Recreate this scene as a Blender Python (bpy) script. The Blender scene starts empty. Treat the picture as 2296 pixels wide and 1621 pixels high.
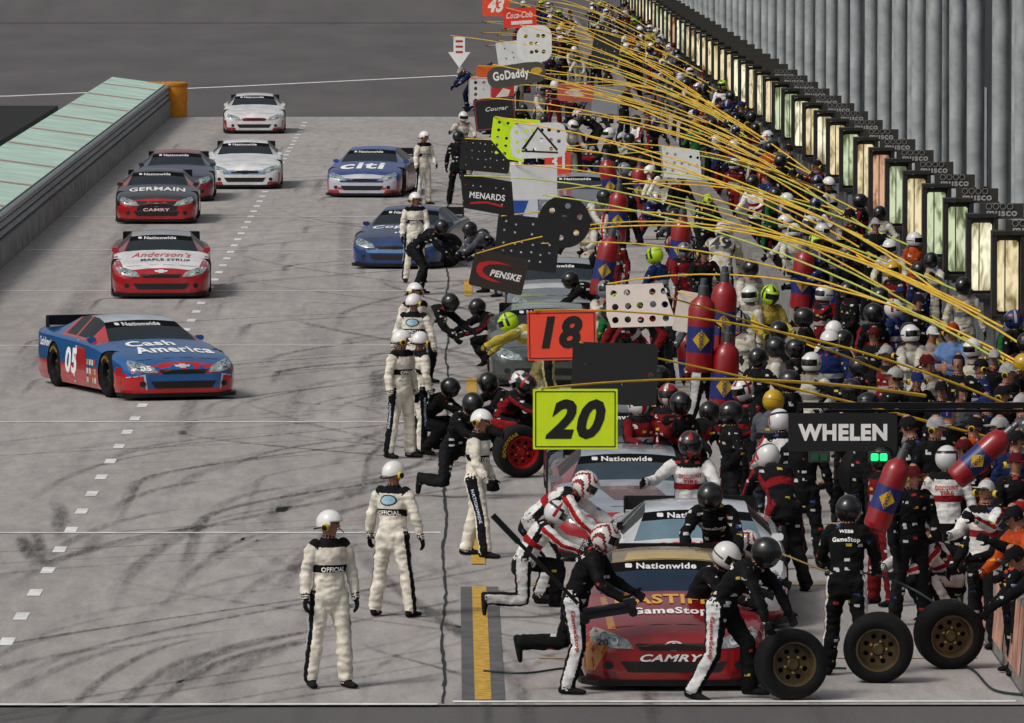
import bpy, bmesh, math, random
import numpy as np
from mathutils import Vector, Matrix, noise
from mathutils.kdtree import KDTree
from mathutils.bvhtree import BVHTree
random.seed(7)
R=math.radians; PI=math.pi
C=bpy.context.scene.collection
F=18000.; H=8.3; VX=1015.; VY=-300.
def V(*a): return Vector(a)
def gp(px,py,z=0.):
    D=F*(H-z)/(py-VY); return V((px-VX)*D/F,D,z)
def dp(px,py,D): return V((px-VX)*D/F,D,H-(py-VY)*D/F)
def lin(h):
    h=h.lstrip('#')
    if len(h)==3: h=''.join(c+c for c in h)
    r=[int(h[i:i+2],16)/255 for i in (0,2,4)]
    return tuple(((c+.055)/1.055)**2.4 if c>.04045 else c/12.92 for c in r)
MC={}
def mat(col,rough=.6,metal=0,var=.12,scale=5,coat=0,emit=0,bump=0,bscale=30,k=1.0,spec=.5,patch=0,name='surface'):
    key=(col,rough,metal,var,scale,coat,emit,bump,bscale,k,spec,patch)
    if key in MC: return MC[key]
    m=bpy.data.materials.new(name); m.use_nodes=True; nt=m.node_tree; N=nt.nodes; L=nt.links
    b=N['Principled BSDF']; c=lin(col) if isinstance(col,str) else col
    c=tuple(x*k for x in c)
    tc=N.new('ShaderNodeTexCoord'); nz=N.new('ShaderNodeTexNoise'); nz.inputs['Scale'].default_value=scale; nz.inputs['Detail'].default_value=3
    L.new(tc.outputs['Object'],nz.inputs['Vector'])
    rp=N.new('ShaderNodeValToRGB'); L.new(nz.outputs['Fac'],rp.inputs['Fac'])
    rp.color_ramp.elements[0].position=.32; rp.color_ramp.elements[1].position=.68
    rp.color_ramp.elements[0].color=tuple(x*(1-var) for x in c)+(1,)
    rp.color_ramp.elements[1].color=tuple(min(1,x*(1+var)) for x in c)+(1,)
    out=rp.outputs['Color']
    if patch:
        mp=N.new('ShaderNodeMapping'); mp.inputs['Scale'].default_value=(1,1,1.9); L.new(tc.outputs['Object'],mp.inputs[0])
        vo=N.new('ShaderNodeTexVoronoi'); vo.distance='CHEBYCHEV'; vo.inputs['Scale'].default_value=9.5; L.new(mp.outputs[0],vo.inputs['Vector'])
        sx=N.new('ShaderNodeSeparateColor'); L.new(vo.outputs['Color'],sx.inputs[0])
        lt=N.new('ShaderNodeMath'); lt.operation='LESS_THAN'; lt.inputs[1].default_value=.27; L.new(vo.outputs['Distance'],lt.inputs[0])
        gt=N.new('ShaderNodeMath'); gt.operation='GREATER_THAN'; gt.inputs[1].default_value=1-patch; L.new(sx.outputs[0],gt.inputs[0])
        mu=N.new('ShaderNodeMath'); mu.operation='MULTIPLY'; L.new(lt.outputs[0],mu.inputs[0]); L.new(gt.outputs[0],mu.inputs[1])
        pr=N.new('ShaderNodeValToRGB'); pr.color_ramp.interpolation='CONSTANT'; e=pr.color_ramp.elements
        e[0].color=(.5,.5,.48,1); e[1].position=.45; e[1].color=(.4,.03,.03,1); q=e.new(.62); q.color=(.5,.38,.05,1); q=e.new(.74); q.color=(.03,.05,.2,1); q=e.new(.86); q.color=(.5,.5,.5,1)
        L.new(sx.outputs[1],pr.inputs['Fac']); mx=N.new('ShaderNodeMixRGB'); L.new(mu.outputs[0],mx.inputs[0]); L.new(out,mx.inputs[1]); L.new(pr.outputs[0],mx.inputs[2]); out=mx.outputs[0]
    L.new(out,b.inputs['Base Color'])
    b.inputs['Roughness'].default_value=rough; b.inputs['Metallic'].default_value=metal; b.inputs['Specular IOR Level'].default_value=spec
    if coat: b.inputs['Coat Weight'].default_value=coat; b.inputs['Coat Roughness'].default_value=.08
    if emit:
        L.new(rp.outputs['Color'],b.inputs['Emission Color']); b.inputs['Emission Strength'].default_value=emit
    if bump:
        n2=N.new('ShaderNodeTexNoise'); n2.inputs['Scale'].default_value=bscale; n2.inputs['Detail'].default_value=2
        L.new(tc.outputs['Object'],n2.inputs['Vector'])
        bp=N.new('ShaderNodeBump'); bp.inputs['Strength'].default_value=bump; bp.inputs['Distance'].default_value=.02
        L.new(n2.outputs['Fac'],bp.inputs['Height']); L.new(bp.outputs['Normal'],b.inputs['Normal'])
    MC[key]=m; return m
def cloth(h,patch=0): return mat(h,.9,0,.25,7,bump=.9,bscale=11,k=.72,spec=.2,patch=patch)
def paint(h): return mat(h,.26,0,.14,3,coat=.7,k=.88)
def flat(h,v=.05): return mat(h,.55,0,v,6)
def glassm(h): return mat(h,.12,0,.25,1.5,spec=.35)
GLASS=glassm('#1d272d')
BLACKP=mat('#0b0b0d',.45,0,.2,6,spec=.3)
RUB=mat('#0b0b0c',.8,0,.35,9,bump=.2,spec=.25)

class MB:
    def __init__(s): s.v=[];s.f=[];s.m=[]
    def add(s,vs,fs,mi=0):
        n=len(s.v); s.v+=[tuple(v) for v in vs]; s.f+=[[i+n for i in f] for f in fs]
        s.m+=(list(mi) if isinstance(mi,(list,tuple)) else [mi]*len(fs))
    def box(s,c,d,mi=0,rot=None,bev=0):
        c=Vector(c); hx,hy,hz=d[0]/2,d[1]/2,d[2]/2
        b=min(bev,hx*.5,hz*.5)
        if b<=0:
            vs=[V(x*hx,y*hy,z*hz) for x in(-1,1) for y in(-1,1) for z in(-1,1)]
            fs=[(0,1,3,2),(4,6,7,5),(0,4,5,1),(2,3,7,6),(0,2,6,4),(1,5,7,3)]
        else:
            o=[(-hx+b,-hz),(hx-b,-hz),(hx,-hz+b),(hx,hz-b),(hx-b,hz),(-hx+b,hz),(-hx,hz-b),(-hx,-hz+b)]
            vs=[V(x,-hy,z) for x,z in o]+[V(x,hy,z) for x,z in o]
            fs=[tuple(range(8)),tuple(range(15,7,-1))]+[(i,i+8,(i+1)%8+8,(i+1)%8) for i in range(8)]
        if rot is not None: vs=[rot@v for v in vs]
        s.add([v+c for v in vs],fs,mi)
    def loft(s,pts,rad,ref,seg=10,zone=0,step=0.,rnd=True):
        pts=[Vector(p) for p in pts]; rad=[(r,r) if not isinstance(r,tuple) else r for r in rad]
        if step:
            P=[];Q=[]
            for i in range(len(pts)-1):
                n=max(1,int(math.ceil((pts[i+1]-pts[i]).length/step)))
                for k in range(n):
                    t=k/n; P.append(pts[i].lerp(pts[i+1],t)); Q.append(tuple(a+(b-a)*t for a,b in zip(rad[i],rad[i+1])))
            P.append(pts[-1]);Q.append(rad[-1]); pts,rad=P,Q
        if rnd:
            t0=(pts[0]-pts[1]).normalized(); t1=(pts[-1]-pts[-2]).normalized(); a=min(rad[0]);b=min(rad[-1])
            pts=[pts[0]+t0*a*.85,pts[0]+t0*a*.5]+pts+[pts[-1]+t1*b*.5,pts[-1]+t1*b*.85]
            rad=[tuple(x*.45 for x in rad[0]),tuple(x*.85 for x in rad[0])]+rad+[tuple(x*.85 for x in rad[-1]),tuple(x*.45 for x in rad[-1])]
        n=len(pts); ref=Vector(ref); vs=[];d=0;ds=[0]
        for i in range(n):
            t=(pts[min(i+1,n-1)]-pts[max(i-1,0)]).normalized()
            a=ref-t*ref.dot(t)
            if a.length<1e-3: a=t.orthogonal()
            a.normalize(); b=t.cross(a)
            for j in range(seg):
                an=2*PI*j/seg; vs.append(pts[i]+a*rad[i][0]*math.cos(an)+b*rad[i][1]*math.sin(an))
            if i: d+=(pts[i]-pts[i-1]).length; ds.append(d)
        fs=[];ms=[]
        for i in range(n-1):
            for j in range(seg):
                k=(j+1)%seg; fs.append((i*seg+j,i*seg+k,(i+1)*seg+k,(i+1)*seg+j))
                ms.append(zone((ds[i]+ds[i+1])/2,2*PI*(j+.5)/seg) if callable(zone) else zone)
        fs.append(tuple(range(seg-1,-1,-1))); fs.append(tuple((n-1)*seg+j for j in range(seg)))
        ms+=[ms[0],ms[-1]]
        s.add(vs,fs,ms)
    def tube(s,pts,r,seg=6,mi=0):
        rr=r if isinstance(r,(list,tuple)) else [r]*len(pts)
        s.loft(pts,list(rr),(0.13,.21,.97) if abs((Vector(pts[-1])-Vector(pts[0])).normalized().z)<.9 else (1,0,0),seg,mi,rnd=False)
    def lathe(s,prof,o,axis='Y',seg=24,mi=0):
        o=Vector(o); vs=[];n=len(prof)
        for r,h in prof:
            for j in range(seg):
                a=2*PI*j/seg; x,y=r*math.cos(a),r*math.sin(a)
                vs.append(o+(V(x,h,y) if axis=='Y' else V(x,y,h) if axis=='Z' else V(h,x,y)))
        fs=[];ms=[]
        for i in range(n-1):
            for j in range(seg):
                k=(j+1)%seg; fs.append((i*seg+j,i*seg+k,(i+1)*seg+k,(i+1)*seg+j)); ms.append(mi[i] if isinstance(mi,list) else mi)
        s.add(vs,fs,ms)
    def mesh(s,name,mats,smooth=35):
        me=bpy.data.meshes.new(name); me.from_pydata(s.v,[],s.f)
        for m in mats: me.materials.append(m)
        me.polygons.foreach_set('material_index',s.m)
        me.validate()
        if smooth:
            me.polygons.foreach_set('use_smooth',[True]*len(me.polygons)); me.set_sharp_from_angle(angle=R(smooth))
        me.update(); return me
    def build(s,name,mats,parent=None,smooth=35):
        if not isinstance(mats,list): mats=[mats]
        return link(name,s.mesh(name,mats,smooth),parent)
def link(name,me,parent=None,loc=None):
    o=bpy.data.objects.new(name,me); C.objects.link(o)
    if parent is not None: o.parent=parent
    if loc is not None: o.location=loc
    return o
def tag(o,label,cat,group=None,kind=None):
    if label: o['label']=label
    if cat: o['category']=cat
    if group: o['group']=group
    if kind: o['kind']=kind
    return o
def thing(name,label,cat,loc,rz=0,group=None):
    o=bpy.data.objects.new(name,None); C.objects.link(o); o.location=loc; o.rotation_euler=(0,0,rz)
    return tag(o,label,cat,group)
def struct(o): o['kind']='structure'; return o
# ---------- text & flat shapes
def from_curve(cu):
    ob=bpy.data.objects.new('tmp',cu)
    me=bpy.data.meshes.new_from_object(ob)
    if me is None or len(me.polygons)==0:
        C.objects.link(ob); dg=bpy.context.evaluated_depsgraph_get(); dg.update(); me=bpy.data.meshes.new_from_object(ob.evaluated_get(dg))
    vs=[v.co.copy() for v in me.vertices]; fs=[tuple(p.vertices) for p in me.polygons]
    bpy.data.objects.remove(ob); bpy.data.meshes.remove(me); bpy.data.curves.remove(cu)
    return vs,fs
TC={}
def txt(s,bold=.02,shear=0.):
    k=(s,bold,shear)
    if k in TC: return TC[k]
    cu=bpy.data.curves.new('t','FONT'); cu.body=s; cu.size=1; cu.offset=bold; cu.shear=shear; cu.resolution_u=3; cu.space_character=1.05+bold*1.2
    vs,fs=from_curve(cu)
    xs=[v.x for v in vs]; ys=[v.y for v in vs]; x0,x1,y0,y1=min(xs),max(xs),min(ys),max(ys)
    vs=[((v.x-x0)/(x1-x0)-.5,(v.y-y0)/(y1-y0)-.5) for v in vs]
    TC[k]=(vs,fs); return TC[k]
def rrect(w,h,r,n=4):
    o=[]
    for cx,cy,a0 in ((w/2-r,h/2-r,0),(-w/2+r,h/2-r,90),(-w/2+r,-h/2+r,180),(w/2-r,-h/2+r,270)):
        for k in range(n+1):
            a=R(a0+90*k/n); o.append((cx+r*math.cos(a),cy+r*math.sin(a)))
    return o
def circ(x,y,r,n=16): return [(x+r*math.cos(2*PI*k/n),y+r*math.sin(2*PI*k/n)) for k in range(n)]
def plate(outline,holes=(),ext=.006):
    cu=bpy.data.curves.new('c','CURVE'); cu.dimensions='2D'; cu.fill_mode='BOTH'; cu.extrude=ext
    for ol in [outline]+list(holes):
        sp=cu.splines.new('POLY'); sp.points.add(len(ol)-1); sp.use_cyclic_u=True
        for p,(x,y) in zip(sp.points,ol): p.co=(x,y,0,1)
    vs,fs=from_curve(cu)
    return [V(v.x,-v.z,v.y) for v in vs],fs
def flat_text(name,s,w,h,m,parent,loc=(0,-.012,0),bold=.02,shear=0):
    vs,fs=txt(s,bold,shear); b=MB(); b.add([V(x*w,0,y*h) for x,y in vs],fs)
    o=b.build(name,m,parent,0); o.location=loc; return o
def poly2d(pts,cuts=3):
    bm=bmesh.new(); bm.faces.new([bm.verts.new((x,y,0)) for x,y in pts])
    bmesh.ops.triangulate(bm,faces=bm.faces[:]); bmesh.ops.subdivide_edges(bm,edges=bm.edges[:],cuts=cuts,use_grid_fill=True)
    bm.verts.index_update(); r=[(v.co.x,v.co.y) for v in bm.verts],[tuple(v.index for v in f.verts) for f in bm.faces]
    bm.free(); return r
def decal(name,shape,bvh,o,U,W,d,off,m,parent,w=1,h=1):
    vs,fs=shape; o,U,W,d=map(Vector,(o,U,W,d)); out=[]
    for x,y in vs:
        p=o+U*(x*w)+W*(y*h); hit=bvh.ray_cast(p,d)
        if hit[0] is None: out.append(None)
        else: out.append(hit[0]-d*off)
    fs=[f for f in fs if all(out[i] is not None for i in f)]
    if not fs: return None
    used=sorted({i for f in fs for i in f}); ix={a:k for k,a in enumerate(used)}
    b=MB(); b.add([out[i] for i in used],[[ix[i] for i in f] for f in fs])
    return b.build(name,m,parent,0)

# ================= CAMERA, LIGHT
cam=bpy.data.cameras.new('camera'); co=bpy.data.objects.new('camera',cam); C.objects.link(co)
co.location=(0,0,H); co.rotation_euler=V(1148-VX,F,-(810.5-VY)).to_track_quat('-Z','Y').to_euler()
cam.sensor_width=36; cam.lens=36*math.sqrt(F*F+1110**2)/2296; cam.clip_end=5000; cam.clip_start=1
bpy.context.scene.camera=co
sc=bpy.context.scene; sc.view_settings.view_transform='Standard'
w=bpy.data.worlds.new('World'); sc.world=w; w.use_nodes=True
sky=w.node_tree.nodes.new('ShaderNodeTexSky'); sky.sky_type='NISHITA'; sky.sun_disc=False
EL,ROT=R(48),R(230)
sky.sun_elevation=EL; sky.sun_rotation=ROT; sky.air_density=1.3; sky.dust_density=6; sky.ozone_density=1
bg=w.node_tree.nodes['Background']; bg.inputs['Strength'].default_value=.085
hs_=w.node_tree.nodes.new('ShaderNodeHueSaturation'); hs_.inputs['Saturation'].default_value=.3
w.node_tree.links.new(sky.outputs[0],hs_.inputs['Color']); w.node_tree.links.new(hs_.outputs[0],bg.inputs[0])
sl=bpy.data.lights.new('sun','SUN'); sl.energy=1.35; sl.angle=R(14); sl.color=(1,.94,.87)
so=bpy.data.objects.new('sun',sl); C.objects.link(so)
sd=V(math.sin(ROT)*math.cos(EL),math.cos(ROT)*math.cos(EL),math.sin(EL)); so.rotation_euler=sd.to_track_quat('Z','Y').to_euler()

# ================= GROUND
def ground_mat(kind):
    m=bpy.data.materials.new(kind); m.use_nodes=True; nt=m.node_tree; N=nt.nodes; L=nt.links; b=N['Principled BSDF']
    tc=N.new('ShaderNodeTexCoord'); mp=N.new('ShaderNodeMapping'); L.new(tc.outputs['Object'],mp.inputs[0])
    mp.inputs['Scale'].default_value=(1,.16,1)
    def nz(s,det=6,src=mp,ro=.6):
        n=N.new('ShaderNodeTexNoise'); n.inputs['Scale'].default_value=s; n.inputs['Detail'].default_value=det; n.inputs['Roughness'].default_value=ro
        L.new(src.outputs[0] if src is mp else tc.outputs['Object'],n.inputs['Vector']); return n
    def ramp(n,a,bb,c0,c1):
        r=N.new('ShaderNodeValToRGB'); r.color_ramp.elements[0].position=a; r.color_ramp.elements[1].position=bb
        r.color_ramp.elements[0].color=c0+(1,); r.color_ramp.elements[1].color=c1+(1,); L.new(n.outputs['Fac'],r.inputs['Fac']); return r
    def mul(a,bb):
        x=N.new('ShaderNodeMixRGB'); x.blend_type='MULTIPLY'; x.inputs[0].default_value=1; L.new(a.outputs[0],x.inputs[1]); L.new(bb.outputs[0],x.inputs[2]); return x
    if kind=='concrete':
        a=ramp(nz(.35,3),.3,.7,(.40,.375,.36),(.49,.465,.45)); s=ramp(nz(3.4,6,mp,.75),.34,.62,(.72,.72,.73),(1,1,1))
        g=ramp(nz(22,3,None,.8),.3,.7,(.78,.78,.78),(1.0,1.0,1.0)); c=mul(mul(a,s),g)
    else:
        a=ramp(nz(.3,4),.3,.7,(.108,.101,.105),(.145,.136,.14)); g=ramp(nz(30,2,None),.3,.7,(.75,.75,.75),(1,1,1)); c=mul(a,g)
    L.new(c.outputs[0],b.inputs['Base Color']); b.inputs['Roughness'].default_value=.9; b.inputs['Specular IOR Level'].default_value=.25
    return m
CON=ground_mat('concrete'); ASP=ground_mat('asphalt')
def sheet(name,x0,x1,y0,y1,z,m,nx=1,ny=1,zf=None):
    b=MB(); vs=[];fs=[]
    for j in range(ny+1):
        for i in range(nx+1):
            x=x0+(x1-x0)*i/nx; y=y0+(y1-y0)*j/ny; vs.append((x,y,z+(zf(x,y) if zf else 0)))
    for j in range(ny):
        for i in range(nx):
            a=j*(nx+1)+i; fs.append((a,a+1,a+nx+2,a+nx+1))
    b.add(vs,fs); return struct(b.build(name,m,None,30))
sheet('ground',-1500,1500,-300,3000,-.02,ASP)
sheet('track_banking',-300,60,425,520,0,ASP,1,24,lambda x,y:(y-425)**1.25*.045)
sheet('pit_road',-9.3,5.7,79.3,266,0,CON)
sheet('pit_lane_far',.6,5.7,266.0,420,-.008,ASP)
sheet('paddock_ground',5.7,12.4,60,430,-.004,ASP)
WH=mat('#e0e0e0',.6,0,.2,3); YEL=mat('#c0983a',.7,0,.35,9); DK=mat('#5a5a5b',.7,0,.3,3)
b=MB()
def strip(b,x0,x1,y0,y1,z,mi=0): b.add([(x0,y0,z),(x1,y0,z),(x1,y1,z),(x0,y1,z)],[(0,1,2,3)],mi)
D0=F*H
y=82.5
while y<262:
    strip(b,-4.85,-4.70,y,y+.85,.006); y+=2.9
for yy in (1585,1197,947,775,652,560,486): 
    d=D0/(yy-VY); strip(b,-9.2,-.15,d,d+.16,.007)
strip(b,.0,5.6,79.5,79.66,.007)
struct(b.build('painted_lane_marking',WH,None,0))
b=MB()
for d,e,dk in ((79.7,92.3,1),(95.3,103.2,0),(110,117,0),(126,130,0),(155,161,0)):
    strip(b,.22,.385,d,e,.011,0)
    if dk: strip(b,.09,.22,d,e,.008,1); strip(b,.385,.52,d,e,.008,1)
for i in range(30):
    d=83.9+i*8.6
    strip(b,.9,5.5,d,d+.09,.008,0)
struct(b.build('painted_pit_box_line',[YEL,DK],None,0))
b=MB(); pts=[V(-.10+.02*math.sin(i*.35)+random.uniform(-.012,.012),79.4+i*.55,.010) for i in range(240)]
for a,c in zip(pts,pts[1:]):
    wd=random.uniform(.008,.022); b.add([a+V(-wd,0,0),a+V(wd,0,0),c+V(wd,0,0),c+V(-wd,0,0)],[(0,1,2,3)])
struct(b.build('pavement_crack',mat('#262627',.9),None,0))
b=MB(); P_=[(-60,268),(-28,280),(-16,290),(-8,303),(0,318),(6,332),(14,350)]
for (a,c),(d,e) in zip(P_,P_[1:]): b.add([(a,c,-.012),(d,e,-.012),(d,e+1.1,-.012),(a,c+1.1,-.012)],[(0,1,2,3)])
struct(b.build('track_edge_line',WH,None,0))
def mark_mat():
    m=bpy.data.materials.new('rubber'); m.use_nodes=True; nt=m.node_tree; N=nt.nodes; L=nt.links
    bs=N['Principled BSDF']; bs.inputs['Base Color'].default_value=(.07,.067,.068,1); bs.inputs['Roughness'].default_value=.85; bs.inputs['Specular IOR Level'].default_value=.2
    tr=N.new('ShaderNodeBsdfTransparent'); mx=N.new('ShaderNodeMixShader'); at=N.new('ShaderNodeAttribute'); at.attribute_name='fade'
    tc=N.new('ShaderNodeTexCoord'); mp=N.new('ShaderNodeMapping'); mp.inputs['Scale'].default_value=(5,.5,1); nz=N.new('ShaderNodeTexNoise'); nz.inputs['Scale'].default_value=2.2; nz.inputs['Detail'].default_value=5; nz.inputs['Roughness'].default_value=.7
    L.new(tc.outputs['Object'],mp.inputs[0]); L.new(mp.outputs[0],nz.inputs['Vector'])
    mr=N.new('ShaderNodeMapRange'); mr.inputs['From Min'].default_value=.34; mr.inputs['From Max'].default_value=.66; mr.inputs['To Min'].default_value=.2; L.new(nz.outputs['Fac'],mr.inputs['Value'])
    mu=N.new('ShaderNodeMath'); mu.operation='MULTIPLY'; L.new(mr.outputs[0],mu.inputs[0]); L.new(at.outputs['Fac'],mu.inputs[1])
    L.new(mu.outputs[0],mx.inputs[0]); L.new(tr.outputs[0],mx.inputs[1]); L.new(bs.outputs[0],mx.inputs[2]); L.new(mx.outputs[0],nt.nodes['Material Output'].inputs['Surface'])
    return m
b=MB(); fade=[]; zi=0
def ribbon(fn,w,al,n=20):
    global zi
    zi+=1; z=.0022+zi*.000012; base=[fn(i/n) for i in range(n+1)]; vs=[];fs=[]
    for i,(x,y) in enumerate(base):
        t=i/n; f=al*min(1,t*3,(1-t)*3)
        for j,o in enumerate((-.5,-.22,0,.22,.5)):
            vs.append((x+o*w,y,z)); fade.append(f*(0,.85,1,.85,0)[j])
    for i in range(n):
        for j in range(4): a=i*5+j; fs.append((a,a+1,a+6,a+5))
    b.add(vs,fs)
rr=random.Random(3)
def sm(t): t=max(0,min(1,t)); return t*t*(3-2*t)
for i in range(135):
    y0=rr.uniform(86,250); xs=rr.uniform(.2,2.6); x1=-rr.uniform(.8,8.2); Ln=rr.uniform(8,26); sp=rr.uniform(.5,1); al=rr.uniform(.15,.62)
    if rr.random()<.7: f=lambda t,xs=xs,x1=x1,y0=y0,Ln=Ln,sp=sp:(xs+(x1-xs)*sm(t/sp),y0-Ln*t)
    else: f=lambda t,xs=xs,x1=x1,y0=y0,Ln=Ln,sp=sp:(x1*.6+(xs-x1*.6)*sm(t/sp),y0-Ln*t)
    wd=rr.uniform(.12,.30)
    ribbon(f,wd,al)
    if rr.random()<.6: ribbon(lambda t,f=f:(f(t)[0]+1.6,f(t)[1]),wd,al*.8)
for i in range(30):
    y0=rr.uniform(84,118); xs=rr.uniform(-3.4,-.2); x1=xs-rr.uniform(.5,3.2); Ln=rr.uniform(5,12)
    ribbon(lambda t,xs=xs,x1=x1,y0=y0,Ln=Ln:(xs+(x1-xs)*math.sin(t*PI/2),y0-Ln*(1-math.cos(t*PI/2))),rr.uniform(.14,.34),rr.uniform(.2,.6))
for i in range(18):
    x=rr.choice((-7.2,-5.8,-4,-2.6,-1.0,2.0,3.4))+rr.uniform(-.4,.4); y0=rr.uniform(100,260); Ln=rr.uniform(20,70); dr=rr.uniform(-.8,.8)
    ribbon(lambda t,x=x,y0=y0,Ln=Ln,dr=dr:(x+dr*t,y0-Ln*t),rr.uniform(.3,.9),rr.uniform(.08,.24))
for i in range(8):
    x=rr.uniform(-8.5,-5); y0=rr.uniform(84,150); ribbon(lambda t,x=x,y0=y0:(x+.3*t,y0-4*t),rr.uniform(.2,.35),.6)
o=b.build('tyre_mark',mark_mat(),None,0); struct(o)
at_=o.data.attributes.new('fade','FLOAT','POINT'); at_.data.foreach_set('value',fade)
# ================= WALLS
WALLC=mat('#8a8b8a',.85,0,.35,2,bump=.3); STEEL=mat('#8b9092',.45,.5,.25,2); TEAL=mat('#b3cfc2',.8,0,.16,.8); BRN=mat('#a9887c',.7)
t=thing('safety_barrier','long steel and concrete wall topped with pale teal padding on the left','barrier',(-9.3,60,0))
b=MB(); b.box((-.2,103,.28),(.4,206,.56)); b.build('concrete_base',WALLC,t)
for zz in (.66,.84,1.0):
    b=MB(); b.loft([V(-.12,0,zz),V(-.12,206,zz)],[(.09,.075)]*2,(1,0,0),10,rnd=False); b.build('steel_rail',STEEL,t)
b=MB(); b.add([(-.2,0,1.09),(-.2,206,1.09),(-1.95,206,1.32),(-1.95,0,1.32),(-2.1,0,0),(-2.1,206,0),(-.25,0,.9),(-.25,206,.9)],[(0,1,2,3),(3,2,5,4),(0,6,7,1),(1,7,5,2),(0,3,4,6)]); b.build('foam_padding',TEAL,t,0)
for i in range(17):
    y=22+i*11; b=MB(); b.add([(-.22,y,1.099),(-.22,y+.8,1.099),(-1.93,y+.8,1.323),(-1.93,y,1.323)],[(0,1,2,3)]); b.build('padding_seam',BRN,t,0)
b=MB(); b.box((-15.5,220,.35),(6,70,.7)); tag(b.build('dark_mass',mat('#050506',.9)),'low black mass behind the teal topped wall','block')  # plain black box filling the dark area behind the wall
for i,(px,wd,lb) in enumerate(((330,.62,'left'),(388,.5,'right'))):
    q=gp(px,262); t=thing('crash_barrel',f'{lb} orange yellow crash barrel at the end of the left wall','barrel',q)
    b=MB(); b.lathe([(.0,0),(wd*.93,0),(wd,.1),(wd*.97,.5),(wd*1.02,.55),(wd,1.02),(wd*.9,1.06)],(0,0,0),'Z',20); b.build('drum',mat('#d98a10',.55),t)
    b=MB(); b.lathe([(wd*1.04,1.03),(wd*1.04,1.12),(wd*.8,1.16),(0,1.17)],(0,0,0),'Z',20); b.build('lid',mat('#c07a14',.5),t)
t=thing('pit_wall','low grey concrete pit wall running behind the pit boxes','wall',(5.72,80.5,0))
b=MB(); b.add([(0,0,0),(.36,0,0),(.30,0,.86),(.06,0,.86)]+[(x,340,z) for x,z in ((0,0),(.36,0),(.30,.86),(.06,.86))],[(0,1,2,3),(7,6,5,4),(0,4,5,1),(1,5,6,2),(2,6,7,3),(3,7,4,0)]); b.build('wall_block',mat('#7e7b78',.8,0,.3,2),t,0)
for i in range(3):
    b=MB(); y=.3+i*2.6; b.add([(-.003,y,.12),(-.003,y+2.2,.12),(.052,y+2.2,.8),(.052,y,.8)],[(0,1,2,3)]); q=b.build('banner',[mat('#b98a78',.6,0,.4,3)],t,0); 
b=MB(); b.box((9.0,260,.6),(.3,340,1.2)); tag(b.build('fence_base_wall',mat('#5f6366',.85,0,.3,2,bump=.3)),'concrete base wall under the row of floodlights','wall')
t=thing('grandstand','grey grandstand structure behind the steel columns','grandstand',(13.6,100,0))
b=MB(); b.box((.2,200,5.5),(.4,420,11)); b.build('rear_wall',mat('#33373c',.8,0,.4,.25),t)
for i in range(70):
    b=MB(); y=5+i*5.9+random.uniform(-.5,.5); b.box((-.08,y,random.choice((3.3,3.4,5.4,1.4))),(.12,random.uniform(1.2,3.2),2.5)); b.build('panel',mat(random.choice(('#8a9096','#24282e','#a5a9ad','#1b1e23')),.7),t)
GALV=mat('#9ea4a7',.6,.1,.30,2.2); 
b=MB(); b.lathe([(.145,0),(.145,12)],(0,0,0),'Z',14); PM=b.mesh('post',[GALV])
b=MB(); b.lathe([(.2,0),(.2,.04),(.15,.05),(.15,.3),(.145,.31)],(0,0,0),'Z',14); FM=b.mesh('flange',[GALV])
for row,(xx,dy,lab) in enumerate(((9.55,0,'thick galvanised fence post in the front row behind the floodlights'),(11.0,2.9,'thick galvanised column in the back row against the grandstand'))):
    for i in range(48):
        y=128+i*6.2+dy+random.uniform(-.7,.7)
        o=thing('fence_post',lab,'post',(xx,y,0),0,lab.replace('post','posts').replace('column','columns'))
        link('shaft',PM,o); link('base_flange',FM,o)

# ---- floodlights
def lens_mat(c,e):
    m=bpy.data.materials.new('lens'); m.use_nodes=True; nt=m.node_tree; N=nt.nodes; L=nt.links; bs=N['Principled BSDF']
    oi=N.new('ShaderNodeObjectInfo'); tc=N.new('ShaderNodeTexCoord'); va=N.new('ShaderNodeVectorMath'); va.operation='ADD'; L.new(tc.outputs['Object'],va.inputs[0]); L.new(oi.outputs['Location'],va.inputs[1])
    nz=N.new('ShaderNodeTexNoise'); nz.inputs['Scale'].default_value=2.6; nz.inputs['Detail'].default_value=2; nz.inputs['Distortion'].default_value=.8
    mp=N.new('ShaderNodeMapping'); mp.inputs['Scale'].default_value=(3,1,.9); L.new(va.outputs[0],mp.inputs[0]); L.new(mp.outputs[0],nz.inputs['Vector'])
    sp=N.new('ShaderNodeSeparateXYZ'); L.new(tc.outputs['Object'],sp.inputs[0])
    ad=N.new('ShaderNodeMath'); ad.operation='SUBTRACT'; ad.inputs[1].default_value=.62; L.new(sp.outputs['Z'],ad.inputs[0])
    ab=N.new('ShaderNodeMath'); ab.operation='ABSOLUTE'; L.new(ad.outputs[0],ab.inputs[0])
    m2=N.new('ShaderNodeMath'); m2.operation='MULTIPLY_ADD'; m2.inputs[1].default_value=-.35; m2.inputs[2].default_value=.12; L.new(ab.outputs[0],m2.inputs[0])
    a2=N.new('ShaderNodeMath'); a2.operation='ADD'; L.new(nz.outputs['Fac'],a2.inputs[0]); L.new(m2.outputs[0],a2.inputs[1])
    rp=N.new('ShaderNodeValToRGB'); rp.color_ramp.elements[0].position=.33; rp.color_ramp.elements[1].position=.60
    rp.color_ramp.elements[0].color=tuple(x*x*.25 for x in c)+(1,); rp.color_ramp.elements[1].color=tuple(c)+(1,)
    L.new(a2.outputs[0],rp.inputs['Fac']); L.new(rp.outputs[0],bs.inputs['Emission Color']); bs.inputs['Emission Strength'].default_value=e
    bs.inputs['Base Color'].default_value=(.03,.03,.02,1); bs.inputs['Roughness'].default_value=.3; m.cycles.emission_sampling='NONE'; return m
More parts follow.
